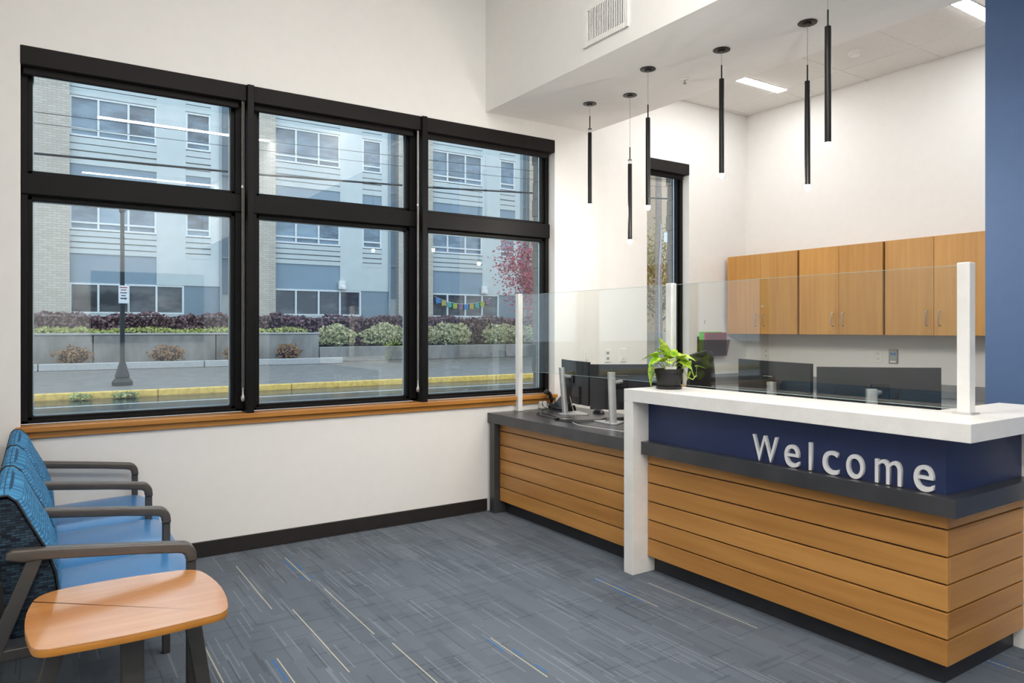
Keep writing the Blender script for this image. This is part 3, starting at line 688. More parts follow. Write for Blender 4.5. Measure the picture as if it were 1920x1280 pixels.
# ------------------------------------------------------------------ potted plant
px, py, pz = 3.04, 2.965, 1.06
t = thing('potted_plant', (px, py, pz), 'trailing yellow-green pothos in a black pot on the white counter', 'plant')
B().lathe([(0, .002), (.066, .002), (.072, .004), (.076, .018), (.072, .018), (.068, .008), (0, .008)], (px, py, pz - .001), 32).out('saucer', 'pot_black', t, 40)
B().lathe([(0, .009), (.062, .009), (.066, .02), (.077, .088), (.077, .090), (.081, .091), (.084, .116), (.080, .116), (.076, .09), (.070, .088), (0, .088)], (px, py, pz), 36).out('pot', 'pot_black', t, 40)
B().lathe([(0, .104), (.05, .103), (.078, .100), (.078, .09)], (px, py, pz), 24).out('soil', 'soil', t, 40)
random.seed(5)
def leaf(tip_from, dirv, L, wid, droop, roll):
    """heart-shaped folded leaf starting at tip_from, pointing along dirv"""
    d = Vector(dirv).normalized(); side = d.cross(Vector((0, 0, 1)));
    side = side.normalized() if side.length > .1 else Vector((1, 0, 0)); up = side.cross(d).normalized()
    R = Matrix.Rotation(roll, 3, d); side, up = R @ side, R @ up
    prof = [(-.06, .22), (0.02, .40), (.15, .50), (.32, .50), (.5, .42), (.68, .30), (.85, .15), (1., .0)]
    v = []; f = []
    for s, w in prof:
        c = Vector(tip_from) + d * (s * L) - Vector((0, 0, 1)) * (droop * L * s * s)
        v += [c + side * (w * wid) + up * (w * wid * .35), c, c - side * (w * wid) + up * (w * wid * .35)]
    for i in range(len(prof) - 1):
        a = 3 * i; f += [(a, a + 1, a + 4, a + 3), (a + 1, a + 2, a + 5, a + 4)]
    q = B().faces([tuple(p) for p in v], f); q.out('leaf', 'leaf', t, 80)
top = Vector((px, py, pz + .10))
# image right is roughly (.83,-.55,0); build leaves around with that in mind
rx = Vector((.835, -.55, 0)); rz = Vector((0, 0, 1)); fw = Vector((.55, .835, 0))
def S(a, h, dpt=0): return top + rx * a + rz * h + fw * dpt
specs = [  # (base right, base up, depth), direction (right, up, depth), length, width, droop, roll
    ((-.012, .085, 0), (-.42, 1, -.05), .115, .045, 0, .5), ((-.07, .085, .0), (-1, .12, -.1), .085, .05, .35, .3), ((-.05, .07, -.02), (-1, -.05, -.4), .08, .048, .4, -.3),
    ((-.02, .10, .02), (-.5, .45, .2), .07, .042, .2, .2), ((-.03, .06, -.03), (-.6, .3, -.6), .065, .045, .3, .5), ((.0, .075, -.02), (.1, .4, -.8), .07, .05, .3, .0),
    ((.02, .08, 0), (.7, .35, -.2), .075, .048, .3, .4), ((.045, .07, -.02), (.9, .1, -.5), .08, .055, .4, -.2), ((.05, .085, .02), (.8, .25, .4), .08, .05, .3, .2),
    ((.01, .07, .03), (.2, .5, .8), .07, .045, .3, 0), ((-.03, .06, .04), (-.5, .3, .8), .075, .05, .3, .2), ((.08, .075, .0), (1, .2, -.1), .075, .05, .45, .3),
    ((.06, .055, -.03), (.8, -.3, -.6), .07, .045, .3, .3), ((-.085, .0, -.01), (-.25, -1, -.1), .085, .055, .0, .3), ((-.09, .03, -.02), (-.4, -1, .1), .07, .045, .0, -.5),
    ((.0, .06, -.045), (-.2, .2, -1), .06, .045, .4, .2), ((.115, .035, -.03), (-1, -.15, -.4), .06, .05, .2, .6), ((.125, -.005, -.02), (-.5, -.9, -.1), .05, .04, .0, .5),
    ((.15, .03, -.02), (1, .05, 0), .055, .022, .3, .0), ((.03, .09, .01), (.2, .8, .1), .05, .036, .2, .5), ((-.045, .095, .01), (-.9, .3, .1), .06, .04, .35, -.2)]
for (a, h, dp), (da, dh, dd), L, wd, dr, ro in specs: leaf(S(a, h, dp), rx * da + rz * dh + fw * dd, L * 1.08, wd * 1.55, dr, ro)
for pts in ([(0, 0, 0), (-.01, .05, 0), (-.012, .085, 0)], [(-.01, 0, 0), (-.045, .06, 0), (-.07, .085, 0)], [(-.01, 0, 0), (-.06, .05, 0), (-.088, .03, -.01), (-.087, 0, -.01)], [(.01, 0, 0), (.03, .05, 0), (.045, .07, -.02)],
            [(.02, 0, 0), (.06, .04, -.01), (.08, .005, -.03), (.10, -.03, -.03), (.13, -.045, -.03), (.15, -.02, -.03), (.155, .03, -.02)], [(.02, 0, 0), (.05, .05, 0), (.08, .075, 0), (.11, .06, 0), (.125, .02, -.01), (.14, -.03, -.02), (.155, -.025, -.02)], [(0, 0, .01), (.01, .07, .03)], [(-.01, 0, 0), (-.02, .10, .02)]):
    B().tube([tuple(S(*p)) for p in pts], .003, 6).out('stem', 'stem_green', t, 60)
tg = B(); c = S(.0, .024, -.055); M3 = Matrix.Rotation(math.atan2(rx.y, rx.x), 3, 'Z'); tg.obox(tuple(c), (.062, .0015, .016), M3); tg.out('plant_tag', 'white_plastic', t)
q = B()
for s in (-1, 1): p = S(.029 * s, .0, -.054); q.obox(tuple(p), (.003, .0015, .05), M3)
q.out('tag_stake', 'white_plastic', t)

# ------------------------------------------------------------------ pendants, vent, ceiling devices
def pendant(x, y, zr, zt, zb, clear, lab):
    t = thing('pendant_lamp', (x, y, zb - .03), lab, 'lamp', 'black tube pendant lamps')
    B().lathe([(0, 0), (.047, 0), (.05, -.003), (.05, -.006), (.022, -.008), (.020, -.016), (0, -.016)], (x, y, ZS), 28).out('canopy', 'pendant_black', t, 40)
    B().tube([(x, y, ZS - .012), (x, y, zr - .01)], .0015, 6).out('cord', 'silver_grey', t)
    B().tube([(x, y, zr), (x, y, zt)], .0042, 8).out('stem', 'pendant_black', t, 40)
    if clear:
        B().tube([(x, y, zt - .028), (x, y, zt - .003)], .0135, 16).out('clear_collar', 'acrylic_clear', t, 40)
        B().lathe([(0, 0), (.0148, 0), (.0148, -.004), (0, -.004)], (x, y, zt), 16).out('cap', 'pendant_black', t, 40)
        zt -= .03
    B().lathe([(0, zt), (.0135, zt), (.015, zt - .002), (.015, zb), (.0135, zb), (.0135, zb + .02)], (x, y, 0), 24).out('tube', 'pendant_black', t, 40)
    bulb = B().lathe([(0, zb - .028), (.006, zb - .0265), (.0108, zb - .022), (.0130, zb - .014), (.0130, zb + .004), (0, zb + .004)], (x, y, 0), 16).out('bulb', 'bulb_glow', t, 60)
pendant(3.414, 4.13, 2.98, 2.888, 2.328, True, 'black tube pendant with a clear collar, nearest the wide window, short cord')
pendant(3.528, 3.821, 2.702, 2.612, 2.039, True, 'lowest black tube pendant, with a clear collar, on a long cord')
pendant(3.269, 3.372, 2.845, 2.760, 2.195, False, 'black tube pendant hanging in front of the narrow window')
pendant(3.411, 2.897, 2.982, 2.900, 2.332, False, 'black tube pendant on a short cord, fourth from the wide window')
pendant(3.498, 2.382, 2.843, 2.755, 2.189, False, 'black tube pendant fifth from the wide window, hanging in front of the cabinet wall')
pendant(3.18, 2.055, 2.945, 2.865, 2.304, False, 'black tube pendant nearest the blue wall, canopy out of frame')
t = thing('air_vent', (2.88, 3.33, 3.172), 'white air vent grille with vertical slats on the soffit face', 'vent')
q = B(); y0, y1, z0, z1 = 3.124, 3.536, 3.172, 3.424; w = .033
q.box(2.868, 2.88, y0, y0 + w, z0, z1, .002).box(2.868, 2.88, y1 - w, y1, z0, z1, .002).box(2.868, 2.88, y0 + w, y1 - w, z0, z0 + w, .002).box(2.868, 2.88, y0 + w, y1 - w, z1 - w, z1, .002)
q.out('frame', 'white_plastic', t)
B().box(2.8785, 2.8795, y0 + w, y1 - w, z0 + w, z1 - w).out('backing', 'leg_grey', t)
sm = None
for i in range(22):
    y = y0 + w + .008 + i * (y1 - y0 - 2 * w - .016) / 21
    B().obox((2.873, y, (z0 + z1) / 2), (.009, .0055, z1 - z0 - 2 * w), Matrix.Rotation(radians(35), 3, 'Z')).out('slat', 'white_plastic', t)
t = thing('sprinkler', (3.615, 3.381, ZS - .03), 'white sprinkler head in the soffit between pendants', 'sprinkler')
B().lathe([(0, 0), (.036, 0), (.034, -.005), (.016, -.007), (0, -.006)], (3.615, 3.381, ZS), 24).out('escutcheon', 'white_plastic', t, 40)
B().lathe([(.004, -.006), (.005, -.025), (.013, -.027), (.013, -.029), (0, -.03)], (3.615, 3.381, ZS), 12).out('head', 'grey_plastic', t, 40)
t = thing('smoke_detector', (5.262, 3.168, ZO - .035), 'round white smoke detector on the tile ceiling', 'detector')
B().lathe([(0, 0.004), (.05, .004), (.05, -.012), (.04, -.014)], (5.262, 3.168, ZO), 24).out('base', 'white_plastic', t, 40)
c_ = B().lathe([(.038, -.013), (.036, -.03), (.02, -.036), (0, -.037)], (5.262, 3.168, ZO), 24).out('cap', 'white_plastic', t, 40)
for k, (y0, lab) in enumerate(((4.006, 'slim white ceiling slot light nearest the window wall'), (2.262, 'slim white ceiling slot light cut off by the blue wall'))):
    t = thing('slot_light', (4.96, y0 + .045, ZO), lab, 'lamp', 'slot lights in the tile ceiling')
    B().box(4.345, 5.58, y0 - .008, y0 + .098, ZO + .0002, ZO + .004).out('housing', 'white_plastic', t)
    B().box(4.352, 5.575, y0, y0 + .09, ZO - .003, ZO).out('diffuser', 'office_glow', t)
for x, y, lab in ((.65, 1.8, 'linear ceiling light nearest the wide window'), (.65, -1.1, 'linear ceiling light reflected high in the left window'), (.65, -5.1, 'linear ceiling light reflected low in the upper left window pane'),
                  (-2.3, .5, 'added unseen fill light on the left side of the lobby, nearer the windows'), (-2.3, -1.1, 'added unseen fill light in the middle of the left side of the lobby'), (-2.3, -2.9, 'added unseen fill light on the left side of the lobby, farther from the windows')):  # left row is added fill, brightening the counter front and soffit face
    t = thing('linear_light', (x + 1.1, y, ZL - .08), lab, 'lamp', 'linear lights on the lobby ceiling')
    B().box(x - .01, x + 2.21, y - .045, y + .045, ZL - .07, ZL - .0005, .003).out('housing', 'white_plastic', t)
    B().box(x, x + 2.2, y - .038, y + .038, ZL - .078, ZL - .0705).out('diffuser', 'linear_glow', t)
t = thing('wall_screen', (1.89, -6.6, 1.14), 'wide dark screen on the opposite wall, seen reflected in the left window', 'screen')
B().box(.86, 2.92, -6.5995, -6.54, 1.13, 2.54, .004).out('case', 'black_plastic', t); B().box(.89, 2.89, -6.54, -6.537, 1.16, 2.51).out('display', 'screen', t)

# ------------------------------------------------------------------ seats and side table
YA = [2.83, 3.44, 4.035, 4.66]
t = thing('tandem_seating', (.2, 3.75, 0), 'row of three joined blue seats with grey arms by the left wall', 'seating')
def arm(y):
    z0, z1 = .695, .634     # rear and front heights of the arm top
    w = .048; path = []
    # arm pad profile along X with rounded front corner
    up = [(-.088, z0 - .010), (-.07, z0), (.0, z0 - .005), (.30, .655), (.43, z1 + .004)]
    for k in range(1, 7): a = k / 6 * pi / 2; up.append((.43 + .05 * sin(a), z1 + .004 - .05 * (1 - cos(a))))
    up.append((.482, .565)); lo = [(.447, .565), (.446, .585), (.438, .598), (.42, .603), (.30, .620), (.0, z0 - .042), (-.04, z0 - .044), (-.088, z0 - .030)]
    a = B().prism(up + lo, y - w / 2, y + w / 2, 'Y', .006).out('arm', 'arm_grey', t, 50)
    B().box(.449, .479, y - .017, y + .017, .0, .566, .003).out('front_leg', 'leg_grey', a)
    q = B(); q.prism([(-.03, .66), (.015, .66), (-.235, 0), (-.28, 0)], y - .016, y + .016, 'Y', .003); q.out('rear_leg', 'leg_grey', a)
    B().box(-.12, .45, y - .014, y + .014, .34, .375, .003).out('side_rail', 'leg_grey', a)
for y in YA: arm(y)
B().box(.10, .15, YA[0] + .02, YA[3] - .02, .33, .37, .004).out('beam', 'leg_grey', t); B().box(.34, .38, YA[0] + .02, YA[3] - .02, .33, .37, .004).out('beam', 'leg_grey', t)
for y0, y1 in zip(YA, YA[1:]):
    a, c = y0 + .006, y1 - .006
    # seat: crowned cushion with waterfall front
    v = []; f = []; NXs, NYs = 14, 12
    for i in range(NXs + 1):
        u = i / NXs; x = .005 + .515 * u
        for j in range(NYs + 1):
            s = j / NYs; e = (2 * s - 1)
            z = .452 + .020 * (1 - e ** 4) - .018 * (1 - u) ** 2 - .05 * max(0, u - .85) ** 2 / .0225 * .55
            if j in (0, NYs): z -= .012
            yy = a + (c - a) * s; hh = min(1, (1 - u) * 14 + .0)
            inset = .012 + .04 * max(0, u - .8) ** 2 / .04
            yy = max(a + inset * .6, min(c - inset * .6, yy)); v.append((x, yy, z))
    n0 = len(v); v += [(p[0] - (.02 if p[0] > .5 else 0), p[1], .378) for p in v]
    W1 = NYs + 1
    for i in range(NXs):
        for j in range(NYs):
            k = i * W1 + j; f += [(k, k + W1, k + W1 + 1, k + 1), (n0 + k, n0 + k + 1, n0 + k + W1 + 1, n0 + k + W1)]
    for j in range(NYs): k = j; f.append((k, k + 1, n0 + k + 1, n0 + k)); k = NXs * W1 + j; f.append((k, n0 + k, n0 + k + 1, k + 1))
    for i in range(NXs): k = i * W1; f.append((k, n0 + k, n0 + k + W1, k + W1)); k += NYs; f.append((k, k + W1, n0 + k + W1, n0 + k))
    q = B().faces(v, f); bmesh.ops.recalc_face_normals(q.bm, faces=q.bm.faces[:]); q.out('seat', 'vinyl_blue', t, 60)
    # back: cushion in front of a darker shell, both following a reclined side profile
    front = [(-.078, .858), (-.060, .845), (-.020, .76), (.020, .68), (.046, .60), (.054, .54), (.050, .47), (.040, .44)]
    mid = [(-.105, .858), (-.09, .80), (-.055, .68), (-.03, .56), (-.03, .44)]
    rear = [(-.128, .848), (-.125, .80), (-.105, .65), (-.09, .50), (-.08, .40), (-.03, .40)]
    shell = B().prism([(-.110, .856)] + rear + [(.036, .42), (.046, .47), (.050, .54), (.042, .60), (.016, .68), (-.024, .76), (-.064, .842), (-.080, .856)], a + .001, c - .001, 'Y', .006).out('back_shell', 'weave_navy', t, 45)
    v = []; f = []
    P = [(-.124, .852), (-.110, .868), (-.085, .868)] + front[1:]
    for i, (x, z) in enumerate(P):
        for j in range(9):
            s = j / 8; e = 2 * s - 1; pu = .010 * (1 - e ** 6)
            v.append((x + (pu if i > 2 else 0) + .003, a + (c - a) * s, z + (pu * .3 if i <= 3 else 0)))
    for i in range(len(P) - 1):
        for j in range(8): k = i * 9 + j; f.append((k, k + 1, k + 10, k + 9))
    q = B().faces(v, f); bmesh.ops.recalc_face_normals(q.bm, faces=q.bm.faces[:])
    q.out('back_cushion', 'weave_blue', t, 60)
    for yy in (a, c): B().tube([(x + .002, yy, z) for x, z in P], .004, 6).out('piping', 'piping', shell, 60)
# table
ZT = .555
def rounded(pts, n=6, rad=None):
    out = []; m = len(pts)
    for i, (x, y, r) in enumerate(pts):
        p = Vector((x, y)); a = Vector(pts[i - 1][:2]) - p; c = Vector(pts[(i + 1) % m][:2]) - p
        p0 = p + a.normalized() * r; p1 = p + c.normalized() * r
        for k in range(n + 1):
            u = k / n; q = p0 * (1 - u) ** 2 + p * 2 * u * (1 - u) + p1 * u * u; out.append((q.x, q.y))
    return out
T0 = 2.262; T1 = 2.79
outl = rounded([(-.012, T0 + .020, .05), (.24, T0 - .004, .10), (.480, T0 + .020, .05), (.520, (T0 + T1) / 2 - .01, .17), (.470, T1 - .03, .07), (.22, T1 + .004, .10), (.0, T1 - .015, .08), (-.046, (T0 + T1) / 2 + .02, .16)])
t = thing('side_table', (.24, (T0 + T1) / 2, 0), 'low wood laminate side table with rounded corners beside the blue seats', 'table')
B().prism(outl, ZT - .003, ZT, 'Z').out('top_laminate', 'table_laminate', t)
B().prism(outl, ZT - .024, ZT - .0031, 'Z', .003).out('top_edge', 'table_edge', t, 40)
yl = T0 + .16
B().box(.205, .265, yl - .02, yl + .03, 0, ZT - .0245, .004).out('post', 'leg_grey', t)
B().prism([(.03, ZT - .0245), (.075, ZT - .0245), (-.075, 0), (-.12, 0)], yl - .016, yl + .016, 'Y', .003).out('rear_leg', 'leg_grey', t)
B().prism([(.40, ZT - .0245), (.455, ZT - .0245), (.53, 0), (.485, 0)], T1 - .10, T1 - .065, 'Y', .003).out('front_leg', 'leg_grey', t)
B().box(.04, .46, T0 + .10, T1 - .06, ZT - .046, ZT - .0245, .003).out('frame', 'leg_grey', t)

# ------------------------------------------------------------------ outside: ground
struct('ground_street', B().box(-60, 90, 6.6, 18.2, -.35, -.14), 'asphalt_wet', 'wet grey street')
struct('ground_near_pavement', B().box(-60, 90, YO + .05, 6.6, -.35, -.02), 'pavement_wet', 'pavement outside the windows')
struct('ground_far_pavement', B().box(-60, 90, 18.36, 60, -.35, -.005), 'pavement_wet', 'wet pavement across the street')
kerb = thing('kerb', (15, 18.25, -.14), 'yellow painted kerb across the street', kind='structure'); kerb['kind'] = 'structure'
km = mesh_of(B().box(0, 3.03, 0, .16, 0, .15, .02, 2), 'kerb_yellow')
for i in range(-8, 18): inst(km, 'kerb_stone', kerb, (i * 3.05 + 2.3, 18.2, -.14))
for y in (14.9, 16.6): tag(B().box(-60, 90, y, y + .12, -.1402, -.138).out('lane_line', 'lane_paint'), 'pale lane line along the street, %s' % ('nearer the window' if y < 15 else 'nearer the yellow kerb'), 'road marking')
# ------------------------------------------------------------------ outside: planters and planting
t = thing('tall_planter_wall', (3, 29.6, 0), 'tall grey concrete planter wall across the street', 'wall')
for x0, x1 in ((-12, -5.2), (-5.17, 1.6), (1.63, 5.7), (5.73, 9.75)): B().box(x0, x1, 29.4, 29.7, 0, 1.16, .02).out('concrete_panel', 'concrete', t)
B().box(-12, 9.78, 29.36, 29.75, 1.161, 1.23, .015).out('coping', 'concrete_light', t)
B().box(9.45, 9.75, 29.71, 31.4, 0, 1.16, .02).out('end_panel', 'concrete', t)
B().box(-12, 9.44, 29.71, 31.4, 0, 1.0).out('soil_bed', 'soil', t)
t = thing('low_planter_wall', (25, 29.6, 0), 'low grey concrete planter wall right of the tall one', 'wall')
for x0, x1 in ((9.79, 13.9), (13.93, 19.0), (19.03, 24.4), (24.43, 27.2)): B().box(x0, x1, 29.4, 29.7, 0, .62, .02).out('concrete_panel', 'concrete', t)
B().box(9.79, 27.2, 29.71, 31.45, 0, .58).box(-14, 27.2, 31.45, 33.6, 0, .58).out('soil_bed', 'grass', t)
t = thing('planter_edge', (0, 27.9, 0), 'low concrete edging in front of the tall planter wall', 'edging')
for x0, x1 in ((-12, -6.03), (-6, -.03), (0, 5.0), (5.03, 10.2)): B().box(x0, x1, 27.8, 28.0, 0, .24, .02).out('edging_block', 'concrete_light', t)
B().box(-12, 9.4, 28.01, 29.39, 0, .16).out('mulch', 'soil', t)
def leaves(pts_fn, cnt, size, seed):
    rr = random.Random(seed); v = []; f = []
    for i in range(cnt):
        p, nrm = pts_fn(rr); d = Vector((rr.gauss(0, 1), rr.gauss(0, 1), rr.gauss(0, .8))); d = (d + Vector(nrm) * 1.0).normalized()
        s = d.cross(Vector((rr.gauss(0, 1), rr.gauss(0, 1), rr.gauss(0, 1)))).normalized(); u = s.cross(d).normalized(); k = size * rr.uniform(.6, 1.25); p = Vector(p); a = len(v)
        v += [p - u * k * .6, p + s * k * .4, p + u * k * .7, p - s * k * .4]; f.append((a, a + 1, a + 2, a + 3))
    me = bpy.data.meshes.new('leaves'); me.from_pydata([tuple(q) for q in v], [], f); return me
def foliage(name, me, mat, parent):
    w = wloc(parent); me.transform(Matrix.Translation(-w)); me.materials.append(MATS[mat]); o = bpy.data.objects.new(name, me); COL.objects.link(o); o.parent = parent; o['kind'] = 'stuff'; return o
def box_pts(x0, x1, y0, y1, z0, z1, wob=.12):
    def fn(rr):
        x = rr.uniform(x0, x1); lump = wob * (sin(x * 2.3) + .6 * sin(x * 5.1 + 1) + .4 * sin(x * 11.0))
        if rr.random() < .4: return (x, rr.uniform(y0, y1), z1 + lump * .6 + rr.gauss(0, .03)), (0, 0, 1)
        return (x, y0 + lump * .5 + rr.gauss(0, .06), rr.uniform(z0, z1 + lump * .5)), (0, -1, .2)
    return fn
t = thing('hedge', (12, 32, 0), 'long dark purple clipped hedge in front of the office building', 'hedge')
B().box(-14, 27, 31.75, 32.7, .59, 1.86, .1, 2).out('inner_twigs', 'hedge_core', t)
foliage('leaves', leaves(box_pts(-14, 27.1, 31.6, 32.8, .65, 1.9), 12500, .13, 1), 'leaf_purple', t)
t = thing('ground_cover', (0, 30.5, 1.0), 'yellow-green ground cover along the top of the tall planter wall', 'ground cover')
B().box(-12, 9.3, 29.95, 31.2, 1.0, 1.18, .05, 2).out('stems', 'shrub_core', t)
foliage('leaves', leaves(box_pts(-12, 9.4, 29.8, 31.2, 1.05, 1.36, .06), 6500, .09, 2), 'leaf_low', t)
def shrub(x, y, z, rx_, rz_, mat, core, cnt, size, name, lab, cat, grp, seed):
    t = thing(name, (x, y, z), lab, cat, grp)
    q = bmesh.new(); bmesh.ops.create_icosphere(q, subdivisions=2, radius=1)
    for v in q.verts: v.co = Vector((x + v.co.x * rx_ * .86, y + v.co.y * rx_ * .7, z + rz_ + max(-.97, v.co.z) * rz_ * .9))
    B().add(q).out('inner_twigs', core, t, 80)
    def fn(rr):
        d = Vector((rr.gauss(0, 1), rr.gauss(0, 1) - .5, rr.gauss(0, 1) + .2)).normalized(); k = 1 + .12 * sin(d.x * 7 + seed) + .08 * sin(d.z * 9) + rr.gauss(0, .05)
        return (x + d.x * rx_ * k, y + d.y * rx_ * .8 * k, max(z + .02, z + rz_ + d.z * rz_ * k)), d
    foliage('leaves', leaves(fn, cnt, size, seed), mat, t)
sp_ = ['first pale green shrub, right beside the tall planter wall', 'second pale green shrub in the middle window', 'third pale green shrub, at the right edge of the middle window', 'pale green shrub at the left edge of the right window', 'wide pale green shrub in the middle of the right window', 'pale green shrub behind the left glass guard post', 'pale green shrub hidden by the right window jamb']
for i, (x, rx_, rz_) in enumerate(((10.9, .75, .46), (13.2, .95, .48), (15.0, .9, .45), (16.6, 1.0, .5), (19.5, 1.0, .48), (21.3, 1.0, .46), (23.2, .9, .44))):
    shrub(x, 30.6, .6, rx_, rz_, 'leaf_pale', 'shrub_core', 900, .12, 'shrub', sp_[i], 'shrub', 'pale shrubs on the low planter', 20 + i)
sd = ['dry brown shrub left of the street lamp', 'dry brown shrub just right of the street lamp', 'dry brown shrub at the right edge of the left window', 'dry brown shrub at the left edge of the middle window']
for i, (x, rx_) in enumerate(((1.0, .55), (3.9, .6), (6.3, .5), (8.3, .5))):
    shrub(x, 28.75, .16, rx_, .30, 'leaf_dry', 'hedge_core', 420, .08, 'dry_shrub', sd[i], 'shrub', 'dry shrubs below the tall planter wall', 40 + i)
rr = random.Random(9)
v = []; f = []
for i in range(500):
    x, y = rr.uniform(9, 24), 27.9 + rr.gauss(0, 1.0); a = len(v); w = rr.uniform(.03, .07); q = rr.uniform(0, pi)
    if y > 29.3: y = 29.2 - rr.random()
    v += [(x + w * cos(q), y + w * sin(q), .012), (x - w * sin(q), y + w * cos(q), .004), (x - w * cos(q), y - w * sin(q), .01), (x + w * sin(q), y - w * cos(q), .004)]; f.append((a, a + 1, a + 2, a + 3))
q = B().faces(v, f); tag(q.out('fallen_leaves', 'leaf_fallen'), 'fallen leaves scattered on the wet pavement across the street', 'leaves', None, 'stuff')
for i, (x, lab) in enumerate(((.75, 'small green weed at the yellow kerb, left one'), (1.62, 'small green weed at the yellow kerb, right one'))):
    shrub(x, 18.05, -.14, .22 + .08 * i, .07, 'leaf_low', 'shrub_core', 90, .07, 'kerb_weed', lab, 'weed', 'weeds along the kerb', 60 + i)
def tree(x, y, h, cr, ch, mat, cnt, size, name, lab, seed):
    t = thing(name, (x, y, 0), lab, 'tree'); rr = random.Random(seed)
    trunk = B().tube([(x, y, 0), (x + .05, y, h * .3), (x - .05, y + .05, h * .6), (x, y, h * .9)], [.13, .11, .08, .03], 9).out('trunk', 'bark', t, 50)
    q = B(); tips = []
    for k in range(16):
        a = k * 2.4; z0 = h * rr.uniform(.25, .7); L = cr * rr.uniform(.55, .95); p1 = (x + L * .5 * cos(a), y + L * .5 * sin(a), z0 + L * .35); p2 = (x + L * cos(a), y + L * sin(a), z0 + L * .8)
        q.tube([(x, y, z0), p1, p2], [.04, .025, .01], 6); tips += [p1, p2]
    q.out('branches', 'bark', t, 50)
    def fn(r2):
        c = r2.choice(tips); return (c[0] + r2.gauss(0, cr * .22), c[1] + r2.gauss(0, cr * .22), c[2] + r2.gauss(0, ch * .13)), (0, 0, 1)
    foliage('leaves', leaves(fn, cnt, size, seed), mat, t)
tree(18.3, 24.8, 5.6, 1.9, 4.0, 'leaf_maple', 7000, .11, 'maple_tree', 'red-purple maple tree at the right edge of the wide window', 3)
tree(24.0, 24.0, 6.0, 2.0, 4.0, 'leaf_autumn', 3500, .13, 'autumn_tree', 'green and orange tree seen through the narrow window', 4)
# street lamp with sign
lx_, ly_ = 1.73, 20.1
t = thing('street_lamp', (lx_, ly_, 0), 'black iron street lamp post with fluted base at the kerb', 'street lamp')
B().lathe([(0, 0), (.23, 0), (.23, .10), (.20, .14), (.15, .19), (.17, .22), (.15, .30), (.115, .40), (.10, .48), (.085, .52), (.06, .60), (0, .60)], (lx_, ly_, -.004), 20).out('base', 'lamp_iron', t, 35)
B().lathe([(.055, .55), (.052, 2.5), (.045, 4.25), (.07, 4.28), (.07, 4.34), (0, 4.34)], (lx_, ly_, 0), 16).out('post', 'lamp_iron', t, 35)
B().lathe([(.06, 4.341), (.15, 4.5), (.17, 4.62), (.11, 4.8), (.06, 4.86), (.02, 4.95), (0, 4.96)], (lx_, ly_, 0), 18).out('lantern', 'sign_white', t, 35)
t = thing('parking_sign', (lx_ + .02, ly_ - .07, 2.03), 'small white parking sign with an arrow on the street lamp post', 'sign')
B().box(lx_ - .09, lx_ + .13, ly_ - .075, ly_ - .065, 2.02, 2.46, .004).out('plate', 'sign_white', t)
for z, w, m in ((2.41, .16, 'sign_red'), (2.35, .12, 'sign_red'), (2.28, .15, 'sign_ink'), (2.21, .10, 'sign_ink')): B().box(lx_ + .02 - w / 2, lx_ + .02 + w / 2, ly_ - .078, ly_ - .0755, z - .011, z + .011).out('text_line', m, t)
B().prism([(lx_ - .05, 2.125), (lx_ + .05, 2.125), (lx_ + .05, 2.105), (lx_ + .10, 2.14), (lx_ + .05, 2.175), (lx_ + .05, 2.155), (lx_ - .05, 2.155)], ly_ - .078, ly_ - .0755, 'Y').out('arrow', 'sign_ink', t)
B().box(lx_ + .105, lx_ + .13, ly_ - .064, ly_ - .045, 1.75, 2.5).out('stake', 'silver_grey', t)
# overhead cables and utility pole
def wire(zs_, r, lab):
    xs_ = [-.046, 1.905, 2.239, 4.163, 4.511, 6.374]
    P = [(x_, 9.0, z_) for x_, z_ in zip(xs_, zs_)]
    P = [(-30, 9, zs_[0] + .35), (-8, 9, zs_[0] + .02)] + P + [(9.4, 9, zs_[-1] + .21), (11.0, 9.0, zs_[-1] + .34), (40, 9, zs_[-1] + 1.0)]
    tag(B().tube(P, r, 6).out('overhead_cable', 'cable_black', None, 60), lab, 'cable', 'overhead cables across the street view')
wire([3.233, 3.273, 3.280, 3.357, 3.369, 3.48], .0135, 'thick overhead cable, lowest of the three')
wire([3.667, 3.692, 3.696, 3.747, 3.752, 3.816], .0035, 'thin overhead cable, highest of the three')
wire([3.55, 3.576, 3.58, 3.616, 3.624, 3.685], .003, 'thin overhead cable, middle of the three')
t = thing('utility_pole', (18.95, 19.0, -.005), 'wooden utility pole seen through the narrow window', 'pole')
ux, uy = 18.95, 19.0
B().tube([(ux, uy, -.01), (ux, uy, 4), (ux, uy, 11)], [.14, .13, .10], 12).out('pole', 'pole_wood', t, 40)
B().tube([(ux - .10, uy - .14, 0), (ux - .12, uy - .14, 3.4), (ux - .02, uy - .14, 4.6), (ux + .02, uy - .12, 5.2)], .03, 8).out('conduit', 'silver_grey', t, 40)
B().box(ux - 1.2, ux + 1.2, uy - .22, uy - .115, 7.6, 7.75).out('crossarm', 'pole_wood', t); B().box(ux + .1, ux + .38, uy - .18, uy - .16, 4.55, 4.9).out('notice', 'sign_white', t)

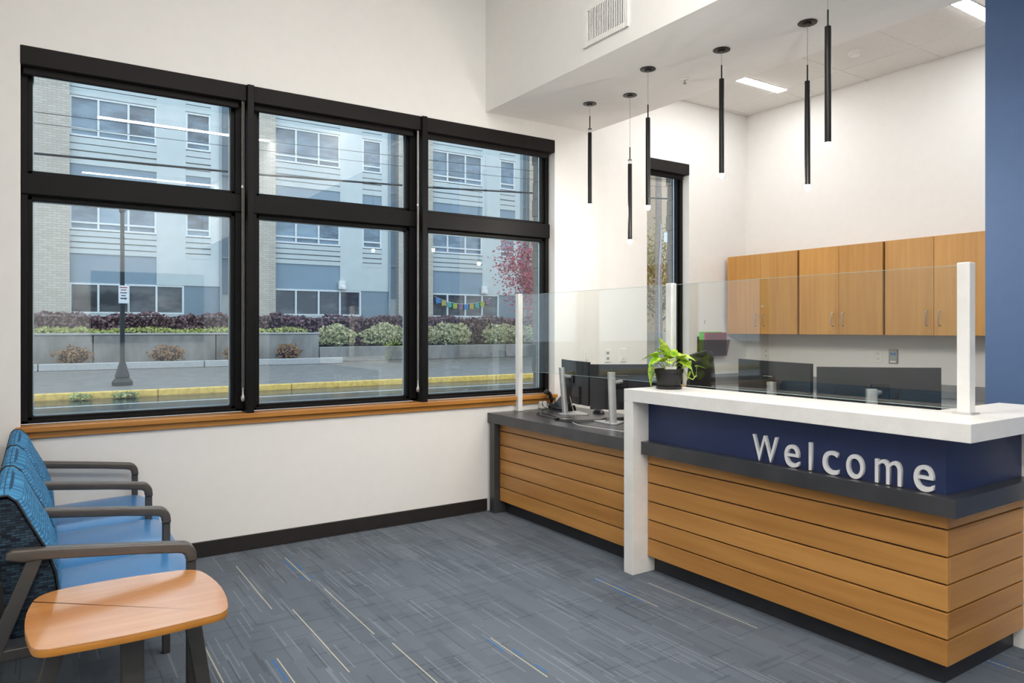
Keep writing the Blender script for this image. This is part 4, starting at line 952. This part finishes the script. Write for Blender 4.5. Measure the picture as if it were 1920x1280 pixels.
# ------------------------------------------------------------------ outside: office building
BY = 34.6; MW = 8.26
bld = thing('office_building', (12, BY, 0), 'pale office building of cream brick piers and grey-blue panels across the street', 'building')
def frame_mesh(xs, zs, w=.075):
    q = B(); x0, x1, z0, z1 = xs[0], xs[-1], zs[0], zs[-1]
    for x in xs: q.box(max(x0, x - w / 2) if x != x1 else x1 - w, (max(x0, x - w / 2) if x != x1 else x1 - w) + w, 0, .12, z0, z1)
    for z in zs: zz = z0 if z == z0 else (z1 - w if z == z1 else z - w / 2); q.box(x0, x1, .005, .115, zz, zz + w)
    return mesh_of(q, 'far_frame')
WX = [0, 1.035, 2.15, 3.23]; NXw = [0, 1.04]; GXw = [0, 1.035, 2.15, 3.23, 4.33]
fw_ = frame_mesh(WX, [0, .31, 1.66]); fn_ = frame_mesh(NXw, [0, .31, 1.66]); fg_ = frame_mesh(GXw, [0, 1.27])
def pane_mesh(w, h, mat): return mesh_of(B().box(0, w, 0, .02, 0, h), mat)
PM = {}
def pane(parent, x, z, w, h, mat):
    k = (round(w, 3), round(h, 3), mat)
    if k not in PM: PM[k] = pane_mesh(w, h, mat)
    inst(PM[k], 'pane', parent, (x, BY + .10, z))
bm_board = {}
def board(x0, x1, z0, z1, y, mat, name='siding_panel'):
    k = (round(x1 - x0, 3), round(z1 - z0, 3), mat)
    if k not in bm_board: bm_board[k] = mesh_of(B().box(0, x1 - x0, 0, .06, 0, z1 - z0), mat)
    inst(bm_board[k], name, bld, (x0, y, z0))
B().box(1.06 - 2 * MW, 1.06 + 6 * MW, BY + .2, BY + 8, 0, 15).out('wall', 'panel_pale', bld)
PR = random.Random(4)
for k in range(-2, 6):
    X0 = 1.06 + k * MW
    # brick pier to the right of the module
    board(X0 + 6.27, X0 + MW, 0, 15, BY - .28, 'brick_cream', 'brick_pier')
    for x0, x1 in ((3.23, 4.40), (5.44, 5.83)): board(X0 + x0, X0 + x1, 4.5, 15, BY - .02, 'panel_pale', 'wall_panel')
    board(X0 + 3.23, X0 + 5.83, 3.29, 4.5, BY - .02, 'panel_pale', 'wall_panel')
    board(X0, X0 + 3.23, 3.29, 4.5, BY + .03, 'panel_spandrel', 'spandrel')
    board(X0 + 4.33, X0 + 5.83, 0, 3.285, BY + .02, 'recess_dark', 'wall_panel'); board(X0, X0 + 4.33, 0, 2.015, BY + .02, 'panel_pale', 'wall_panel')
    board(X0 + 5.83, X0 + 6.27, 3.0, 15, BY + .12, 'recess_dark', 'recess_panel')
    for z in (4.6, 8.4, 12.2): board(X0 + 5.86, X0 + 6.24, z, z + .06, BY + .05, 'downspout', 'recess_bar')
    inst_ = B().tube([(X0 + 5.86, BY - .09, 0), (X0 + 5.86, BY - .09, 15)], .05, 8).out('downspout', 'downspout', bld, 50)
    for zs in (5.48, 9.35):
        for (a, c, xs, fm) in ((0, 3.23, WX, fw_), (4.40, 5.44, NXw, fn_)):
            w = inst(fm, 'window', bld, (X0 + a, BY, zs))
            for i in range(len(xs) - 1):
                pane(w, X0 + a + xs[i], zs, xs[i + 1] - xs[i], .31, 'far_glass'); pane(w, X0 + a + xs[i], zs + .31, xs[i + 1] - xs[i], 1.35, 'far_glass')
            # boards under the window, spandrel above it
            zb0 = zs - .98 if zs < 6 else zs - 1.16; nb = 4; hb = (zs - zb0) / nb
            for j in range(nb): board(X0 + a, X0 + c, zb0 + j * hb, zb0 + (j + 1) * hb - .045, BY - (.0 if j % 2 else .03), 'panel_board')
            if zs < 6: board(X0 + a, X0 + c, zs + 1.67, zs + 1.67 + 1.04, BY + .03, 'panel_spandrel', 'spandrel')
            else:
                for j in range(3): board(X0 + a, X0 + c, zs + 1.68 + j * .34, zs + 1.68 + j * .34 + .30, BY - (.0 if j % 2 else .03), 'panel_board')
    for a, c in ((0, 3.23), (4.40, 5.44)):
        for j in range(8): board(X0 + a, X0 + c, 12.06 + j * .36, 12.06 + j * .36 + .32, BY - (.0 if j % 2 else .03), 'panel_board')
    w = inst(fg_, 'window', bld, (X0, BY, 2.02))
    for i in range(4): pane(w, X0 + GXw[i], 2.02, GXw[i + 1] - GXw[i], 1.27, 'far_glass_dark')
    if 0 < k < 4:
        t = thing('wall_lamp', (X0 + 3.28, BY - .2, 3.33), 'white box wall lamp above the ground floor windows, %s' % {1: 'in the middle window', 2: 'in the right window', 3: 'far right, beyond the window jamb'}[k], 'lamp', 'wall lamps on the office building')
        B().box(X0 + 3.12, X0 + 3.44, BY - .22, BY - .021, 3.33, 3.75, .03, 2).out('housing', 'white_plastic', t); B().box(X0 + 3.2, X0 + 3.44, BY - .30, BY - .221, 3.33, 3.5, .02).out('lens', 'white_plastic', t)
X0 = 1.06 + 2 * MW
t = thing('flag_bunting', (X0 + 2, BY - .02, 3.0), 'string of small coloured square flags in a ground floor window', 'bunting')
P = []
for i in range(13): u = i / 12; P.append((X0 + .2 + 3.6 * u, BY - .03, 3.12 - .42 * 4 * u * (1 - u) * .9))
B().tube(P, .012, 5).out('string', 'far_frame', t)
for i in range(10):
    u = (i + .5) / 10; x = X0 + .25 + 3.5 * u; z = 3.12 - .42 * 4 * u * (1 - u) * .9
    B().obox((x, BY - .035, z - .16), (.27, .01, .28), Matrix.Rotation(-(u - .5) * .5 * -1, 3, 'Y')).out('flag', f'flag_{i % 5}', t)
# tan building further along, seen through the narrow window
t = thing('tan_building', (36, 36, 0), 'tan brick building seen high in the narrow window', 'building')
B().box(27.6, 34, 27.5, 34, 0, 13).out('wall', 'brick_tan', t)
for z in (5.5, 9.0):
    for x in (28.4, 30.6, 32.4):
        w = B().box(x, x + 1.3, 27.44, 27.5, z, z + 1.8).out('window', 'far_frame', t); B().box(x + .08, x + 1.22, 27.42, 27.439, z + .08, z + 1.72).out('pane', 'far_glass_dark', w)
